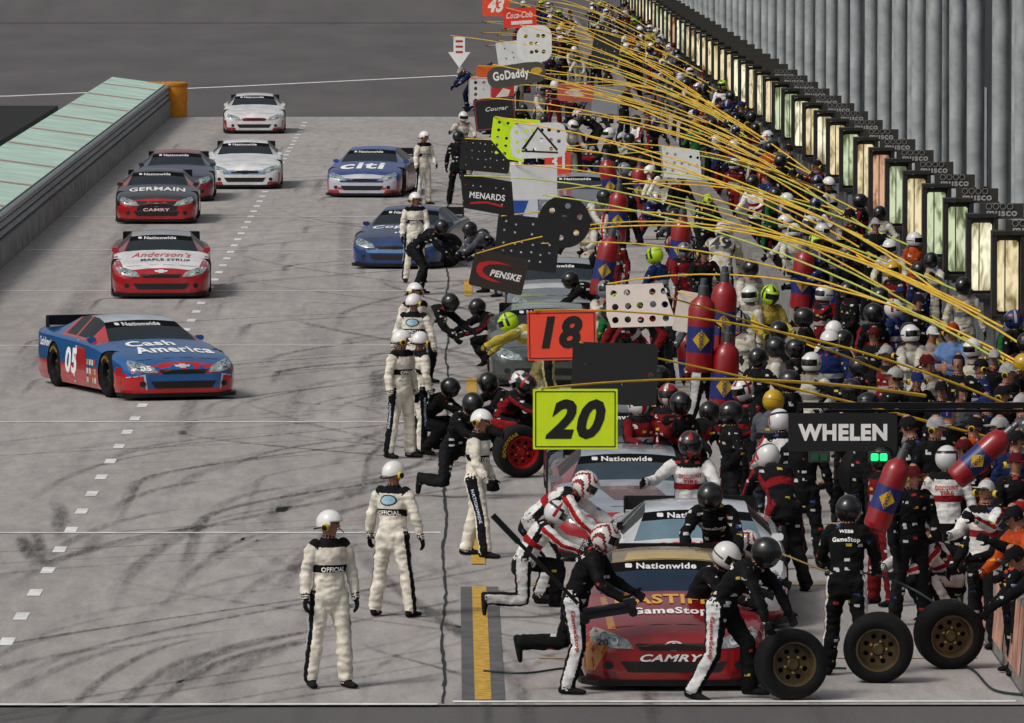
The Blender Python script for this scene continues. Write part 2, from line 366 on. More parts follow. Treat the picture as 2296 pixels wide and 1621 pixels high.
LM=[('pale green',lens_mat((.62,.70,.45),1.0)),('warm cream',lens_mat((.88,.74,.45),1.0)),('pinkish orange',lens_mat((.76,.44,.27),.9)),('bright yellow white',lens_mat((1.0,.93,.66),1.05))]
HOU=mat('#2c2b2a',.5,.2,.25,4); HL=mat('#4f4f4c',.5,.2,.2,4)
hb=MB(); hb.box((-.22,0,.62),(.07,.42,1.3)); hb.box((.22,0,.62),(.07,.42,1.3)); hb.box((0,0,1.29),(.51,.46,.06)); hb.box((0,0,-.04),(.51,.42,.06)); hb.box((0,.17,.62),(.42,.08,1.24)); HM=hb.mesh('housing',[HOU])
lb=MB(); lb.box((-.005,-.085,.62),(.325,.03,1.10),bev=.03); lensme=lb.mesh('lens',[LM[0][1]])
fb=MB(); fb.box((-.05,-.105,.62),(.02,.016,1.10)); FRM=fb.mesh('lens_divider',[HL])
vb=MB(); vb.box((.33,.1,1.36),(.72,.05,.24)); vb.box((.33,.02,1.245),(.74,.22,.02)); VM=vb.mesh('name_panel',[mat('#35342f',.5)])
rb=MB()
for k in range(4): rb.lathe([(.042,-.01),(.052,-.01),(.052,.01),(.042,.01),(.042,-.01)],(.12+k*.115,.065,1.43),'Y',12)
RM=rb.mesh('ring_emblem',[mat('#8a8a8a',.5)])
tb=MB(); tv,tf=txt('musco',.03); tb.add([V(.33+x*.5,.06,1.315+y*.09) for x,y in tv],tf); TM=tb.mesh('lettering',[mat('#a8a8a8',.5)],0)
bb=MB(); bb.box((.1,.1,-.4),(.12,.12,.7)); bb.box((.1,.05,-.1),(.4,.3,.06)); bb.box((.36,.1,.45),(.16,.3,.8)); BM_=bb.mesh('mounting_bracket',[mat('#6f7477',.5,.3)])
random.seed(11)
for i in range(46):
    y=124.7+i*6.15; c=[1,3,0,0,1,0,2,1,0,1,3][i%11] if i<16 else random.choice((0,1,2,3,1))
    o=thing('floodlight',f'tall boxed floodlight with {LM[c][0]} lit lens in the row above the crowd','floodlight',(8.62,y,1.32),0,f'floodlights with {LM[c][0]} lenses')
    link('housing',HM,o); l=link('lens',lensme,o); l.material_slots[0].link='OBJECT'; l.material_slots[0].material=LM[c][1]
    link('lens_divider',FRM,l); p=link('name_panel',VM,o); link('mounting_bracket',BM_,o)
    if i<16: link('ring_emblem',RM,p); link('lettering',TM,p)

# ================= WHEEL
b=MB(); b.lathe([(.215,-.13),(.235,-.15),(.28,-.158),(.325,-.15),(.350,-.125),(.356,-.08),(.357,0),(.356,.08),(.350,.125),(.325,.15),(.28,.158),(.235,.15),(.215,.13),(.215,-.13)],(0,0,0),'Y',40)
TYRE=b.mesh('tyre',[RUB])
def rim_mesh(col):
    b=MB(); b.lathe([(.218,-.13),(.225,-.145),(.205,-.14),(.195,-.10),(.192,.12),(.215,.13)],(0,0,0),'Y',32,0)
    hl=[circ(.135*math.cos(a),.135*math.sin(a),.027,10) for a in [2*PI*k/8 for k in range(8)]]
    vs,fs=plate(circ(0,0,.194,32),hl,.01); b.add([v+V(0,-.05,0) for v in vs],fs,0)
    b.lathe([(.0,-.10),(.05,-.10),(.062,-.09),(.075,-.06)],(0,0,0),'Y',20,0)
    for k in range(5):
        a=2*PI*k/5; b.lathe([(0,-.095),(.013,-.095),(.013,-.06)],(.085*math.cos(a),0,.085*math.sin(a)),'Y',8,1)
    b.lathe([(.0,.0),(.19,.0)],(0,0,0),'Y',24,2)
    return b.mesh('rim',[mat(col,.45,.5,.3,8),mat('#a9955a',.4,.6),mat('#08080a',.9)])
RIMB=rim_mesh('#54472f'); RIMR=rim_mesh('#a31d22'); RIMK=rim_mesh('#1a1a1c')
b=MB()
vs,fs=txt('GOODYEAR',.03); b.add([V((.273+y*.05)*math.cos(R(90)-x*1.5),-.1605,(.273+y*.05)*math.sin(R(90)-x*1.5)) for x,y in vs],fs)
TYL=b.mesh('tyre_lettering',[mat('#a8891a',.6)],0)
def wheel(p,rz,label,rim=RIMB,tilt=0,roll=0,let=False):
    o=thing('loose_wheel',label,'wheel',p,R(rz)); o.rotation_euler=(R(tilt),0,R(rz))
    t=link('tyre',TYRE,o); t.rotation_euler=(0,R(roll),0); link('rim',rim,t)
    if let: link('tyre_lettering',TYL,t)
    return o
# ================= CARS
def ip(tab,y): return float(np.interp(y,[a for a,_ in tab],[c for _,c in tab]))
TW=[(-2.5,.60),(-2.47,.72),(-2.40,.82),(-2.25,.90),(-2.0,.94),(-1.4,.965),(0,.96),(1.3,.97),(2.1,.94),(2.4,.90),(2.5,.87)]
TS=[(-2.5,.45),(-2.4,.51),(-2.2,.575),(-1.9,.64),(-1.4,.715),(-.9,.78),(0,.83),(1.3,.86),(2.5,.87)]
TZ=[(-2.5,.48),(-2.4,.565),(-2.2,.635),(-1.9,.70),(-1.4,.785),(-.9,.86),(-.5,1.02),(-.15,1.145),(.1,1.185),(.4,1.20),(.8,1.19),(1.08,1.155),(1.5,1.03),(1.85,.94),(2.5,.93)]
TR=[(-2.5,.38),(-2.2,.60),(-1.9,.66),(-.9,.72),(-.15,.575),(.7,.56),(1.08,.57),(1.85,.68),(2.5,.7)]
ys=sorted(set([-2.5,-2.485,-2.47,-2.44,-2.40,-2.33,-2.25,-2.1,-2,-1.9,-1.75,-1.6,-1.5,-1.4,-1.2,-1.05,-.92,-.88,-.7,-.5,-.42,-.30,-.19,-.15,-.05,.1,.25,.38,.46,.7,.98,1.08,1.14,1.3,1.5,1.72,1.85,2.05,2.2,2.35,2.45,2.5]))
def section(y):
    W=ip(TW,y); s=ip(TS,y); zc=ip(TZ,y); xr=ip(TR,y)
    ze=zc-.035; s2=min(s,ze-.005)
    return [(W-.05,.10),(W-.01,.20),(W,min(.42,s2-.07)),(W-.012,s2-.05),(W-.05,s2),(W-.12,min(s2+.025,ze)),(xr,ze),(xr*.5,zc-.008),(0,zc)]
b=MB(); n=17; vs=[]
for y in ys:
    h=section(y); ring=[V(x,y,z) for x,z in h]+[V(-x,y,z) for x,z in h[-2::-1]]; vs+=ring
fs=[];ms=[]
for i in range(len(ys)-1):
    ym=(ys[i]+ys[i+1])/2
    for j in range(n):
        k=(j+1)%n; fs.append((i*n+j,(i+1)*n+j,(i+1)*n+k,i*n+k)); kk=j if j<8 else 15-j
        if j==16: z=7
        elif ym<-2.30 and kk>=1: z=1
        elif kk in (6,7) and -.88<ym<-.42: z=8
        elif kk in (6,7) and -.42<ym<-.19: z=9
        elif kk==5 and -.9<ym<-.30: z=6
        elif kk==5 and (-.30<ym<.38 or .46<ym<.98): z=10
        elif kk==5 and -.9<ym<1.14: z=6
        elif kk in (6,7) and 1.14<ym<1.72: z=11
        elif kk>=6 and -.2<ym<1.14: z=4
        elif kk>=4 and ym<-.88: z=0
        elif kk>=4 and ym>1.1: z=5
        elif kk<=1: z=2
        elif kk>=4: z=6
        else: z=3
        ms.append(z)
fs.append(tuple(range(n))); ms.append(1); fs.append(tuple((len(ys)-1)*n+j for j in range(n-1,-1,-1))); ms.append(3)
b.add(vs,fs,ms)
ph=[bpy.data.materials.new('zone') for _ in range(12)]
cme=b.mesh('carbody',ph,0)
bm=bmesh.new(); bm.from_mesh(cme); bmesh.ops.recalc_face_normals(bm,faces=bm.faces[:]); bm.to_mesh(cme); bm.free()
cb=MB()
for yy in (-1.47,1.33):
    for s in (-1,1):
        seg=28; vs=[V(s*.62,yy+.40*math.cos(2*PI*k/seg),.33+.40*math.sin(2*PI*k/seg)) for k in range(seg)]+[V(s*1.3,yy+.40*math.cos(2*PI*k/seg),.33+.40*math.sin(2*PI*k/seg)) for k in range(seg)]
        cb.add(vs,[tuple(range(seg)),tuple(range(2*seg-1,seg-1,-1))]+[(k,k+seg,(k+1)%seg+seg,(k+1)%seg) for k in range(seg)],7)
cut=cb.mesh('cutter',ph,0); bm=bmesh.new(); bm.from_mesh(cut); bmesh.ops.recalc_face_normals(bm,faces=bm.faces[:]); bm.to_mesh(cut); bm.free()
o1=link('a',cme); o2=link('b',cut); md=o1.modifiers.new('b','BOOLEAN'); md.object=o2; md.operation='DIFFERENCE'; md.solver='EXACT'
dg=bpy.context.evaluated_depsgraph_get(); dg.update(); cme2=bpy.data.meshes.new_from_object(o1.evaluated_get(dg))
bpy.data.objects.remove(o1); bpy.data.objects.remove(o2)
CV=[v.co.copy() for v in cme2.vertices]; CF=[tuple(p.vertices) for p in cme2.polygons]; CZ=[p.material_index for p in cme2.polygons]
if len(CF)<100: CV=[Vector(v) for v in b.v]; CF=[tuple(f) for f in b.f]; CZ=b.m
CBVH=BVHTree.FromPolygons(CV,CF)
def sub(name,zones,smooth=28,side=0):
    fs=[(f,z) for f,z in zip(CF,CZ) if z in zones and (side==0 or CV[f[0]].x*side>0)]; used=sorted({i for f,_ in fs for i in f}); ix={a:k for k,a in enumerate(used)}
    q=MB(); zl=sorted(zones); q.add([CV[i] for i in used],[[ix[i] for i in f] for f,_ in fs],[zl.index(z) for _,z in fs]); return q.mesh(name,[ph[z] for z in zl],smooth)
BODY=sub('body',[0,1,2,3,4,5,6,7]); WIND=sub('windshield',[8]); STRIP=sub('sun_strip',[9]); SIDEL=sub('side_window',[10],side=1); SIDER=sub('side_window',[10],side=-1); REARW=sub('rear_window',[11])
b=MB(); 
outl=[(ip(TW,y)+.03,y-.03) for y in (-2.5,-2.47,-2.4,-2.25,-2.05)]
pl=[(0,-2.56)]+outl+[(-x,y) for x,y in outl[::-1]]
b.add([V(x,y,.055) for x,y in pl]+[V(x,y,.115) for x,y in pl],[tuple(range(len(pl)))[::-1],tuple(range(len(pl),2*len(pl)))]+[(k,(k+1)%len(pl),(k+1)%len(pl)+len(pl),k+len(pl)) for k in range(len(pl))])
SPLIT=b.mesh('front_splitter',[BLACKP],0)
b=MB(); b.box((0,2.42,1.0),(1.5,.02,.16),rot=None); b.box((-.75,2.35,.97),(.02,.16,.2)); b.box((.75,2.35,.97),(.02,.16,.2)); SPOIL=b.mesh('rear_spoiler',[BLACKP])
def pp(pts,m=1): return [(x*m,y) for x,y in (pts if m>0 else pts[::-1])]
HLP=[(.40,.425),(.47,.515),(.60,.565),(.80,.62),(.86,.56),(.80,.49),(.60,.435)]
UG=[(-.33,.41),(.33,.41),(.40,.465),(.36,.48),(-.36,.48),(-.40,.465)]
LG=[(-.46,.19),(.46,.19),(.54,.30),(-.54,.30)]
MIRB=MB(); MIRB.box((0,0,0),(.13,.08,.08),bev=.02); MIRM=MIRB.mesh('mirror',[ph[0]])
zst=ip(TZ,-.305)-.012
STM=mat('#040405',.6,0,.1,5,spec=.1)
def car(label,px,py,phi,pal,texts=(),rim=RIMK,extra=(),headl='#8f9b9d',glass=GLASS,grille='#0a0a0b'):
    fr=gp(px,py); back=V(-math.sin(R(phi)),math.cos(R(phi)),0); c=fr+back*2.5
    t=thing('race_car',label,'race car',c,R(phi))
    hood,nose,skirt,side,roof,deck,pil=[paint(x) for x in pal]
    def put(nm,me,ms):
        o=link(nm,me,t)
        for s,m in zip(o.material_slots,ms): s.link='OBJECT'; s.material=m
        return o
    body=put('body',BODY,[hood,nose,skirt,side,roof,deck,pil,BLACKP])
    put('windshield',WIND,[glass]); put('sun_strip',STRIP,[STM]); sw=mat('#0c0d10',.3)
    put('side_window',SIDEL,[sw]); put('side_window',SIDER,[sw]); put('rear_window',REARW,[glass])
    link('front_splitter',SPLIT,t); link('rear_spoiler',SPOIL,t)
    for s in (-1,1): put('mirror',MIRM,[side]).location=(s*.89,-.5,.85)
    for yy in (-1.47,1.33):
        for s in (-1,1):
            w_=link('wheel',TYRE,t,(s*.805,yy,.355)); w_.rotation_euler=(0,0,R(90 if s>0 else -90)); link('rim',rim,w_); link('tyre_lettering',TYL,w_)
    FD=((1,0,0),(0,0,1),(0,1,0)); HD=((1,0,0),(0,1,0),(0,0,-1))
    decal('upper_grille',poly2d(UG),CBVH,(0,-4,0),*FD,.006,mat(grille,.6),t); decal('lower_grille',poly2d(LG),CBVH,(0,-4,0),*FD,.007,mat('#101011',.7,0,.6,60),t)
    for q,(x0,x1) in enumerate(((-.30,.30),)): decal('hood_seam',poly2d([(-.84,-2.16),(.84,-2.16),(.84,-2.145),(-.84,-2.145)],4),CBVH,(0,0,3),*HD,.0035,BLACKP,t)
    for m_ in (1,-1):
        hl=decal('headlight',poly2d(pp(HLP,m_)),CBVH,(0,-4,0),*FD,.009,mat(headl,.25,.2,.45,24),t)
        if hl: 
            decal('lamp',(circ(0,0,1,12),[tuple(range(12))]),CBVH,(m_*.60,-4,.50),*FD,.013,mat('#d9dde0',.2,.4),hl,.04,.04)
            decal('lamp',(circ(0,0,1,12),[tuple(range(12))]),CBVH,(m_*.70,-4,.535),*FD,.013,mat('#454f50',.2,.4),hl,.045,.045)
        decal('brake_duct',(circ(0,0,1,12),[tuple(range(12))]),CBVH,(m_*.66,-4,.26),*FD,.009,mat('#0b0b0c',.6),t,.05,.045)
    decal('sun_strip_lettering',txt('Nationwide',.03),CBVH,(-.02,-4,zst),*FD,.006,mat('#d8d8d8',.5),t,.62,.050)
    decal('sun_strip_emblem',(rrect(1,1,.2),[tuple(range(20))]),CBVH,(-.41,-4,zst),*FD,.006,mat('#d8d8d8',.5),t,.07,.035)
    for tx in texts:
        s,where,x,y,w_,h_,colr=tx[:7]; bold=tx[7] if len(tx)>7 else .03; sh=tx[8] if len(tx)>8 else 0
        m_=mat(colr,.45) 
        sp=txt(s,bold,sh) if s else None
        if where=='hood': decal('hood_lettering',sp,CBVH,(x,y,3),*HD,.008,m_,t,w_,h_)
        elif where=='nose': decal('nose_lettering',sp,CBVH,(x,-4,y),*FD,.011,m_,t,w_,h_)
        elif where=='right': decal('door_lettering',sp,CBVH,(-3,x,y),(0,-1,0),(0,0,1),(1,0,0),.008,m_,t,w_,h_)
        elif where=='left': decal('door_lettering',sp,CBVH,(3,x,y),(0,1,0),(0,0,1),(-1,0,0),.008,m_,t,w_,h_)
    for ei,(where,pts,colr,nm) in enumerate(extra):
        m_=paint(colr); of=.0025+.0004*ei
        if where=='nose': decal(nm,poly2d(pts,5),CBVH,(0,-4,0),*FD,of,m_,t)
        elif where=='hood': decal(nm,poly2d(pts,6),CBVH,(0,0,3),*HD,of,m_,t)
        elif where=='right': decal(nm,poly2d([(-a,c_) for a,c_ in pts[::-1]],5),CBVH,(-3,0,0),(0,-1,0),(0,0,1),(1,0,0),of,m_,t)
        elif where=='left': decal(nm,poly2d(pts,5),CBVH,(3,0,0),(0,1,0),(0,0,1),(-1,0,0),of,m_,t)
    return t
ell=lambda x,y,a,c_,n=20:[(x+a*math.cos(2*PI*k/n),y+c_*math.sin(2*PI*k/n)) for k in range(n)]
BL='#0c5a9a'
bow=[(-.13,.55),(-.05,.55),(-.05,.565),(.05,.565),(.05,.55),(.13,.55),(.11,.52),(.05,.52),(.05,.505),(-.05,.505),(-.05,.52),(-.11,.52)]
tri=lambda z,c_='#dfe3e6':[('nose',ell(0,z,.095,.05),c_,'emblem'),('nose',ell(0,z,.08,.038),'#8c1218','emblem_field'),('nose',ell(0,z,.03,.035),c_,'emblem_ring')]
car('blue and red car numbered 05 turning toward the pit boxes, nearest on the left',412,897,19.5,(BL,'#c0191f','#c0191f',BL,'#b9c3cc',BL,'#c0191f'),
 [('Cash',  'hood',-.15,-1.20,.78,.36,'#f8f8f8',.03),('America','hood',.10,-1.64,1.26,.42,'#f8f8f8',.03),('05','right',.35,.48,.62,.42,'#eef0f2',.04,.15),('CashAmerica','right',1.75,.70,.9,.14,'#e9ecef'),('05','nose',-.60,.50,.18,.07,'#ffffff')],
 extra=[('nose',[(-.92,.36),(-.62,.40),(-.58,.19),(.58,.19),(.62,.40),(.92,.36),(.92,.50),(.5,.62),(-.5,.62),(-.92,.5)],BL,'nose_panel'),
 ('nose',[(-.92,.345),(-.65,.385),(-.61,.17),(-.59,.17),(-.62,.41),(-.92,.36)],'#c3c8ce','nose_stripe'),('nose',[(.59,.17),(.61,.17),(.65,.385),(.92,.345),(.92,.36),(.62,.41)],'#c3c8ce','nose_stripe'),('nose',bow,'#c5cace','emblem'),
 ('right',[(-.55,.14),(.2,.14),(.05,.82),(-.35,.78)],'#b3191f','door_panel'),('right',[(.2,.14),(.27,.14),(.12,.82),(.05,.82)],'#e8eaee','door_stripe'),('right',[(-2.1,.12),(-1.95,.12),(-1.95,.5),(-2.2,.5)],'#b3191f','fender_panel')]+
 [('right',[(-.98+k*.13,.18+q*.14),(-.88+k*.13,.18+q*.14),(-.88+k*.13,.27+q*.14),(-.98+k*.13,.27+q*.14)],['#e8e8e8','#d8b23a','#cc3333','#dddddd'][(k+q)%4],'sponsor_decal') for k in range(4) for q in range(3)])
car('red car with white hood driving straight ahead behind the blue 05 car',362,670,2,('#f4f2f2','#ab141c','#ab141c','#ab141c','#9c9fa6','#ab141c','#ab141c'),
 [("Anderson's",'hood',0,-1.30,1.15,.42,'#c4262c',.0,.35),('MAPLE SYRUP','hood',.08,-1.78,.95,.2,'#1d1d22',.02)],extra=[('nose',bow,'#d5d9de','emblem'),('hood',[(-.95,-2.3),(-.72,-2.3),(-.85,-1.2),(-.95,-1.1)],'#ab141c','fender_panel'),('hood',[(.72,-2.3),(.95,-2.3),(.95,-1.1),(.85,-1.2)],'#ab141c','fender_panel')])
car('black hooded car with red nose in the left lane',352,502,1,('#17181d','#b01c22','#b01c22','#17181d','#23242c','#17181d','#b01c22'),
 [('GERMAIN','hood',0,-1.45,1.3,.42,'#e4e6e8',.03),('CAMRY','nose',0,.335,.62,.07,'#f0c9c9')],extra=[('nose',[(-.62,.31),(.62,.31),(.75,.53),(-.75,.53)],'#17181d','nose_panel'),('nose',ell(0,.445,.08,.045),'#cfd3d6','emblem')])
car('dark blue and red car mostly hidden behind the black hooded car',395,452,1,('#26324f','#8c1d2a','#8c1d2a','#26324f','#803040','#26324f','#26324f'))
car('white car with pale blue nose stripe in the middle of the left lane',550,424,1,('#eceef0','#eceef0','#a83338','#e3e5e8','#eceef0','#e3e5e8','#dfe2e6'),
 [],extra=[('nose',[(-.8,.38),(.8,.38),(.86,.49),(-.86,.49)],'#7fa3c8','nose_stripe'),('nose',ell(0,.44,.14,.05),'#26345a','emblem')])
car('white car with red nose trim farthest up the pit lane',571,300,1,('#eeecea','#e4e2e2','#a3262c','#e3e0de','#dedede','#e6e4e2','#cfd0d2'),
 [('77','left',.2,.50,.6,.36,'#a3262c')],extra=[('nose',[(-.35,.40),(.35,.40),(.3,.5),(-.3,.5)],'#a3262c','nose_stripe')],rim=RIMR)
car('blue car with red and white nose leaving its pit box',812,443,-6,('#1c3f8a','#c9ccd8','#b3343c','#2c4a90','#2a4f9a','#1c3f8a','#3a5a9a'),
 [('citi','hood',-.1,-1.5,1.1,.75,'#fafafa',.03)],extra=[('nose',[(-.8,.38),(.8,.38),(.86,.48),(-.86,.48)],'#1c3f8a','nose_stripe'),('nose',[(-.9,.2),(.9,.2),(.9,.26),(-.9,.26)],'#b3343c','nose_trim'),('nose',ell(0,.43,.13,.045),'#26345a','emblem'),('left',[(-.8,.2),(1.2,.2),(.8,.8),(-.5,.7)],'#8d3c46','door_panel')])
car('dark blue car with pale blue bumper stripe parked behind a cream suited official',885,603,-8,('#14305f','#1d3f74','#14305f','#182f5c','#1a3668','#14305f','#1a3668'),
 [('Copart','hood',-.1,-1.22,1.1,.40,'#eef0f4',.03),('.com','hood',.2,-1.70,.6,.32,'#eef0f4',.03)],extra=[('nose',[(-.86,.33),(.86,.33),(.9,.43),(-.9,.43)],'#6f93c4','nose_stripe'),('nose',ell(0,.45,.14,.05),'#26345a','emblem')])
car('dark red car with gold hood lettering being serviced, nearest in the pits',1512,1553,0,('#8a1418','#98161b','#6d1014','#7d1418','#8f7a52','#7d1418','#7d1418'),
 [('MASTIFF','hood',-.08,-1.22,.98,.40,'#d8a548',.03),('GameStop','hood',-.02,-1.72,.78,.32,'#f0ecec',.03),('CAMRY','nose',-.02,.335,.64,.075,'#eeeeee',.03,.3),('20','nose',-.72,.49,.12,.06,'#1a1a1a')],extra=tri(.455)+[('nose',[(-.92,.2),(-.80,.2),(-.66,.44),(-.72,.58),(-.92,.56)],'#b5782a','flame_panel'),('hood',[(-.66,-2.2),(-.58,-2.2),(-.66,-1.0),(-.72,-1.0)],'#b5782a','flame_stripe'),('hood',[(-.45,-.17),(.45,-.17),(.4,.2),(-.4,.2)],'#c9a860','roof_flame')],headl='#8a9090',glass=glassm('#14263c'),grille='#14080a')
car('white car with red hood lettering stopped behind the dark red car',1577,1415,0,('#e6e8ea','#e9ebee','#b9232b','#e4e6e8','#c9ced6','#e4e6e8','#dcdfe2'),
 [('DISCOUNT','hood',-.1,-1.25,1.15,.40,'#b8222b',.03),('TIRE','hood',.2,-1.74,.8,.38,'#b8222b',.03)],extra=tri(.455),glass=glassm('#66808e'))
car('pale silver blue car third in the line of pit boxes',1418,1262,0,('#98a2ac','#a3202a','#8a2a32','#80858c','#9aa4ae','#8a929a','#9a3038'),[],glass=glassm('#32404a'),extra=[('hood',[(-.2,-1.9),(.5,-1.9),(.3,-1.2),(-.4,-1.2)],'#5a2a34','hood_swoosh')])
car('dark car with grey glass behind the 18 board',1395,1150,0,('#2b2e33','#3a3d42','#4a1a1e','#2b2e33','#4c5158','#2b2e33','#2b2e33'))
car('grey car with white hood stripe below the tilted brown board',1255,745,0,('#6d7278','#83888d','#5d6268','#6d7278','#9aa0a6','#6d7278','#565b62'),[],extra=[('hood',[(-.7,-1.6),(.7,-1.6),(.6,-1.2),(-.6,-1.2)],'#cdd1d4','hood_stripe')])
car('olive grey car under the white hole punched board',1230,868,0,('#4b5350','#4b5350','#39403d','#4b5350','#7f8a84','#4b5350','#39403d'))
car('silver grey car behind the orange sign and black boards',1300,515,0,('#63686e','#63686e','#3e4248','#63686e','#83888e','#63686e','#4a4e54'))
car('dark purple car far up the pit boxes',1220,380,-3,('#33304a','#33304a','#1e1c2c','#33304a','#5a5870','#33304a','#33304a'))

# ================= PEOPLE
POSES={
 'stand_a':dict(lean=1,thL=(5,6),shL=(0,4),thR=(-3,6),shR=(-8,4),uaL=(-2,13),faL=(12,6),uaR=(-6,13),faR=(14,6),head=(4,45)),
 'stand_b':dict(lean=2,thL=(2,10),shL=(-2,8),thR=(2,10),shR=(-2,8),uaL=(0,20),faL=(16,12),uaR=(0,20),faR=(12,12),head=(2,-30)),
 'stride':dict(lean=4,thL=(-10,6),shL=(-16,4),thR=(16,6),shR=(8,4),uaL=(-5,12),faL=(25,4),uaR=(10,12),faR=(35,2),head=(10,-15)),
 'stand_c':dict(lean=3,thL=(3,5),shL=(-3,4),thR=(0,7),shR=(-5,5),uaL=(10,12),faL=(45,-10),uaR=(-5,12),faR=(15,6),head=(6,25)),
 'hip':dict(lean=0,thL=(2,8),shL=(-3,6),thR=(0,8),shR=(-3,6),uaL=(-15,35),faL=(35,-35),uaR=(-10,14),faR=(12,6),head=(0,10)),
 'run':dict(lean=26,thL=(-18,4),shL=(-88,2),fL=80,thR=(8,3),shR=(-16,2),uaL=(28,12),faL=(62,-10),uaR=(20,14),faR=(58,-6),head=(12,0)),
 'bend':dict(lean=42,thL=(34,6),shL=(2,4),thR=(-2,6),shR=(-28,4),fR=10,uaL=(42,8),faL=(28,-2),uaR=(30,10),faR=(22,2),head=(18,0)),
 'stoop':dict(lean=58,thL=(22,8),shL=(-16,6),thR=(38,6),shR=(-20,4),uaL=(50,6),faL=(60,-4),uaR=(35,10),faR=(48,-6),head=(5,0)),
 'kneel':dict(lean=34,thL=(84,10),shL=(-6,4),thR=(2,10),shR=(-92,4),fR=85,uaL=(55,8),faL=(80,-10),uaR=(50,12),faR=(70,-12),head=(15,0)),
 'crouch':dict(lean=42,thL=(98,16),shL=(-30,8),thR=(90,14),shR=(-40,6),fR=20,uaL=(50,10),faL=(75,-8),uaR=(60,10),faR=(70,-12),head=(8,0)),
 'overcar':dict(lean=40,thL=(12,8),shL=(-10,6),thR=(14,8),shR=(-8,6),uaL=(28,22),faL=(35,6),uaR=(35,16),faR=(50,-10),head=(20,0)),
 'reach':dict(lean=10,thL=(10,8),shL=(-4,6),thR=(-6,8),shR=(-16,6),uaL=(35,20),faL=(60,-20),uaR=(40,42),faR=(85,30),head=(8,0)),
 'carry':dict(lean=10,thL=(8,7),shL=(-6,5),thR=(-4,7),shR=(-12,5),uaL=(18,18),faL=(68,-6),uaR=(18,18),faR=(62,-6),head=(12,0)),
 'pole':dict(lean=-3,thL=(8,7),shL=(-2,5),thR=(-6,7),shR=(-12,5),uaL=(60,14),faL=(115,-10),uaR=(35,14),faR=(85,-10),head=(-4,0)),
 'walk':dict(lean=6,thL=(22,4),shL=(4,3),thR=(-14,4),shR=(-38,3),fR=35,uaL=(-18,10),faL=(10,5),uaR=(22,10),faR=(55,2),head=(2,0)),
 'fuel':dict(lean=6,thL=(14,10),shL=(-4,6),thR=(-10,8),shR=(-18,6),uaL=(85,14),faL=(150,0),uaR=(60,12),faR=(120,-10),head=(-8,0)),
 'dive':dict(lean=66,thL=(-2,8),shL=(-20,6),fL=15,thR=(30,8),shR=(-22,6),uaL=(70,8),faL=(60,-6),uaR=(60,10),faR=(45,-6),head=(-15,0)),
 'fold':dict(lean=2,thL=(3,6),shL=(-3,5),thR=(2,6),shR=(-4,5),uaL=(20,14),faL=(95,-45),uaR=(18,14),faR=(85,-45),head=(6,-10)),
}
def dv(po,s): p,o=R(po[0]),R(po[1]); return V(s*math.sin(o),-math.sin(p)*math.cos(o),-math.cos(p)*math.cos(o))
PC={}
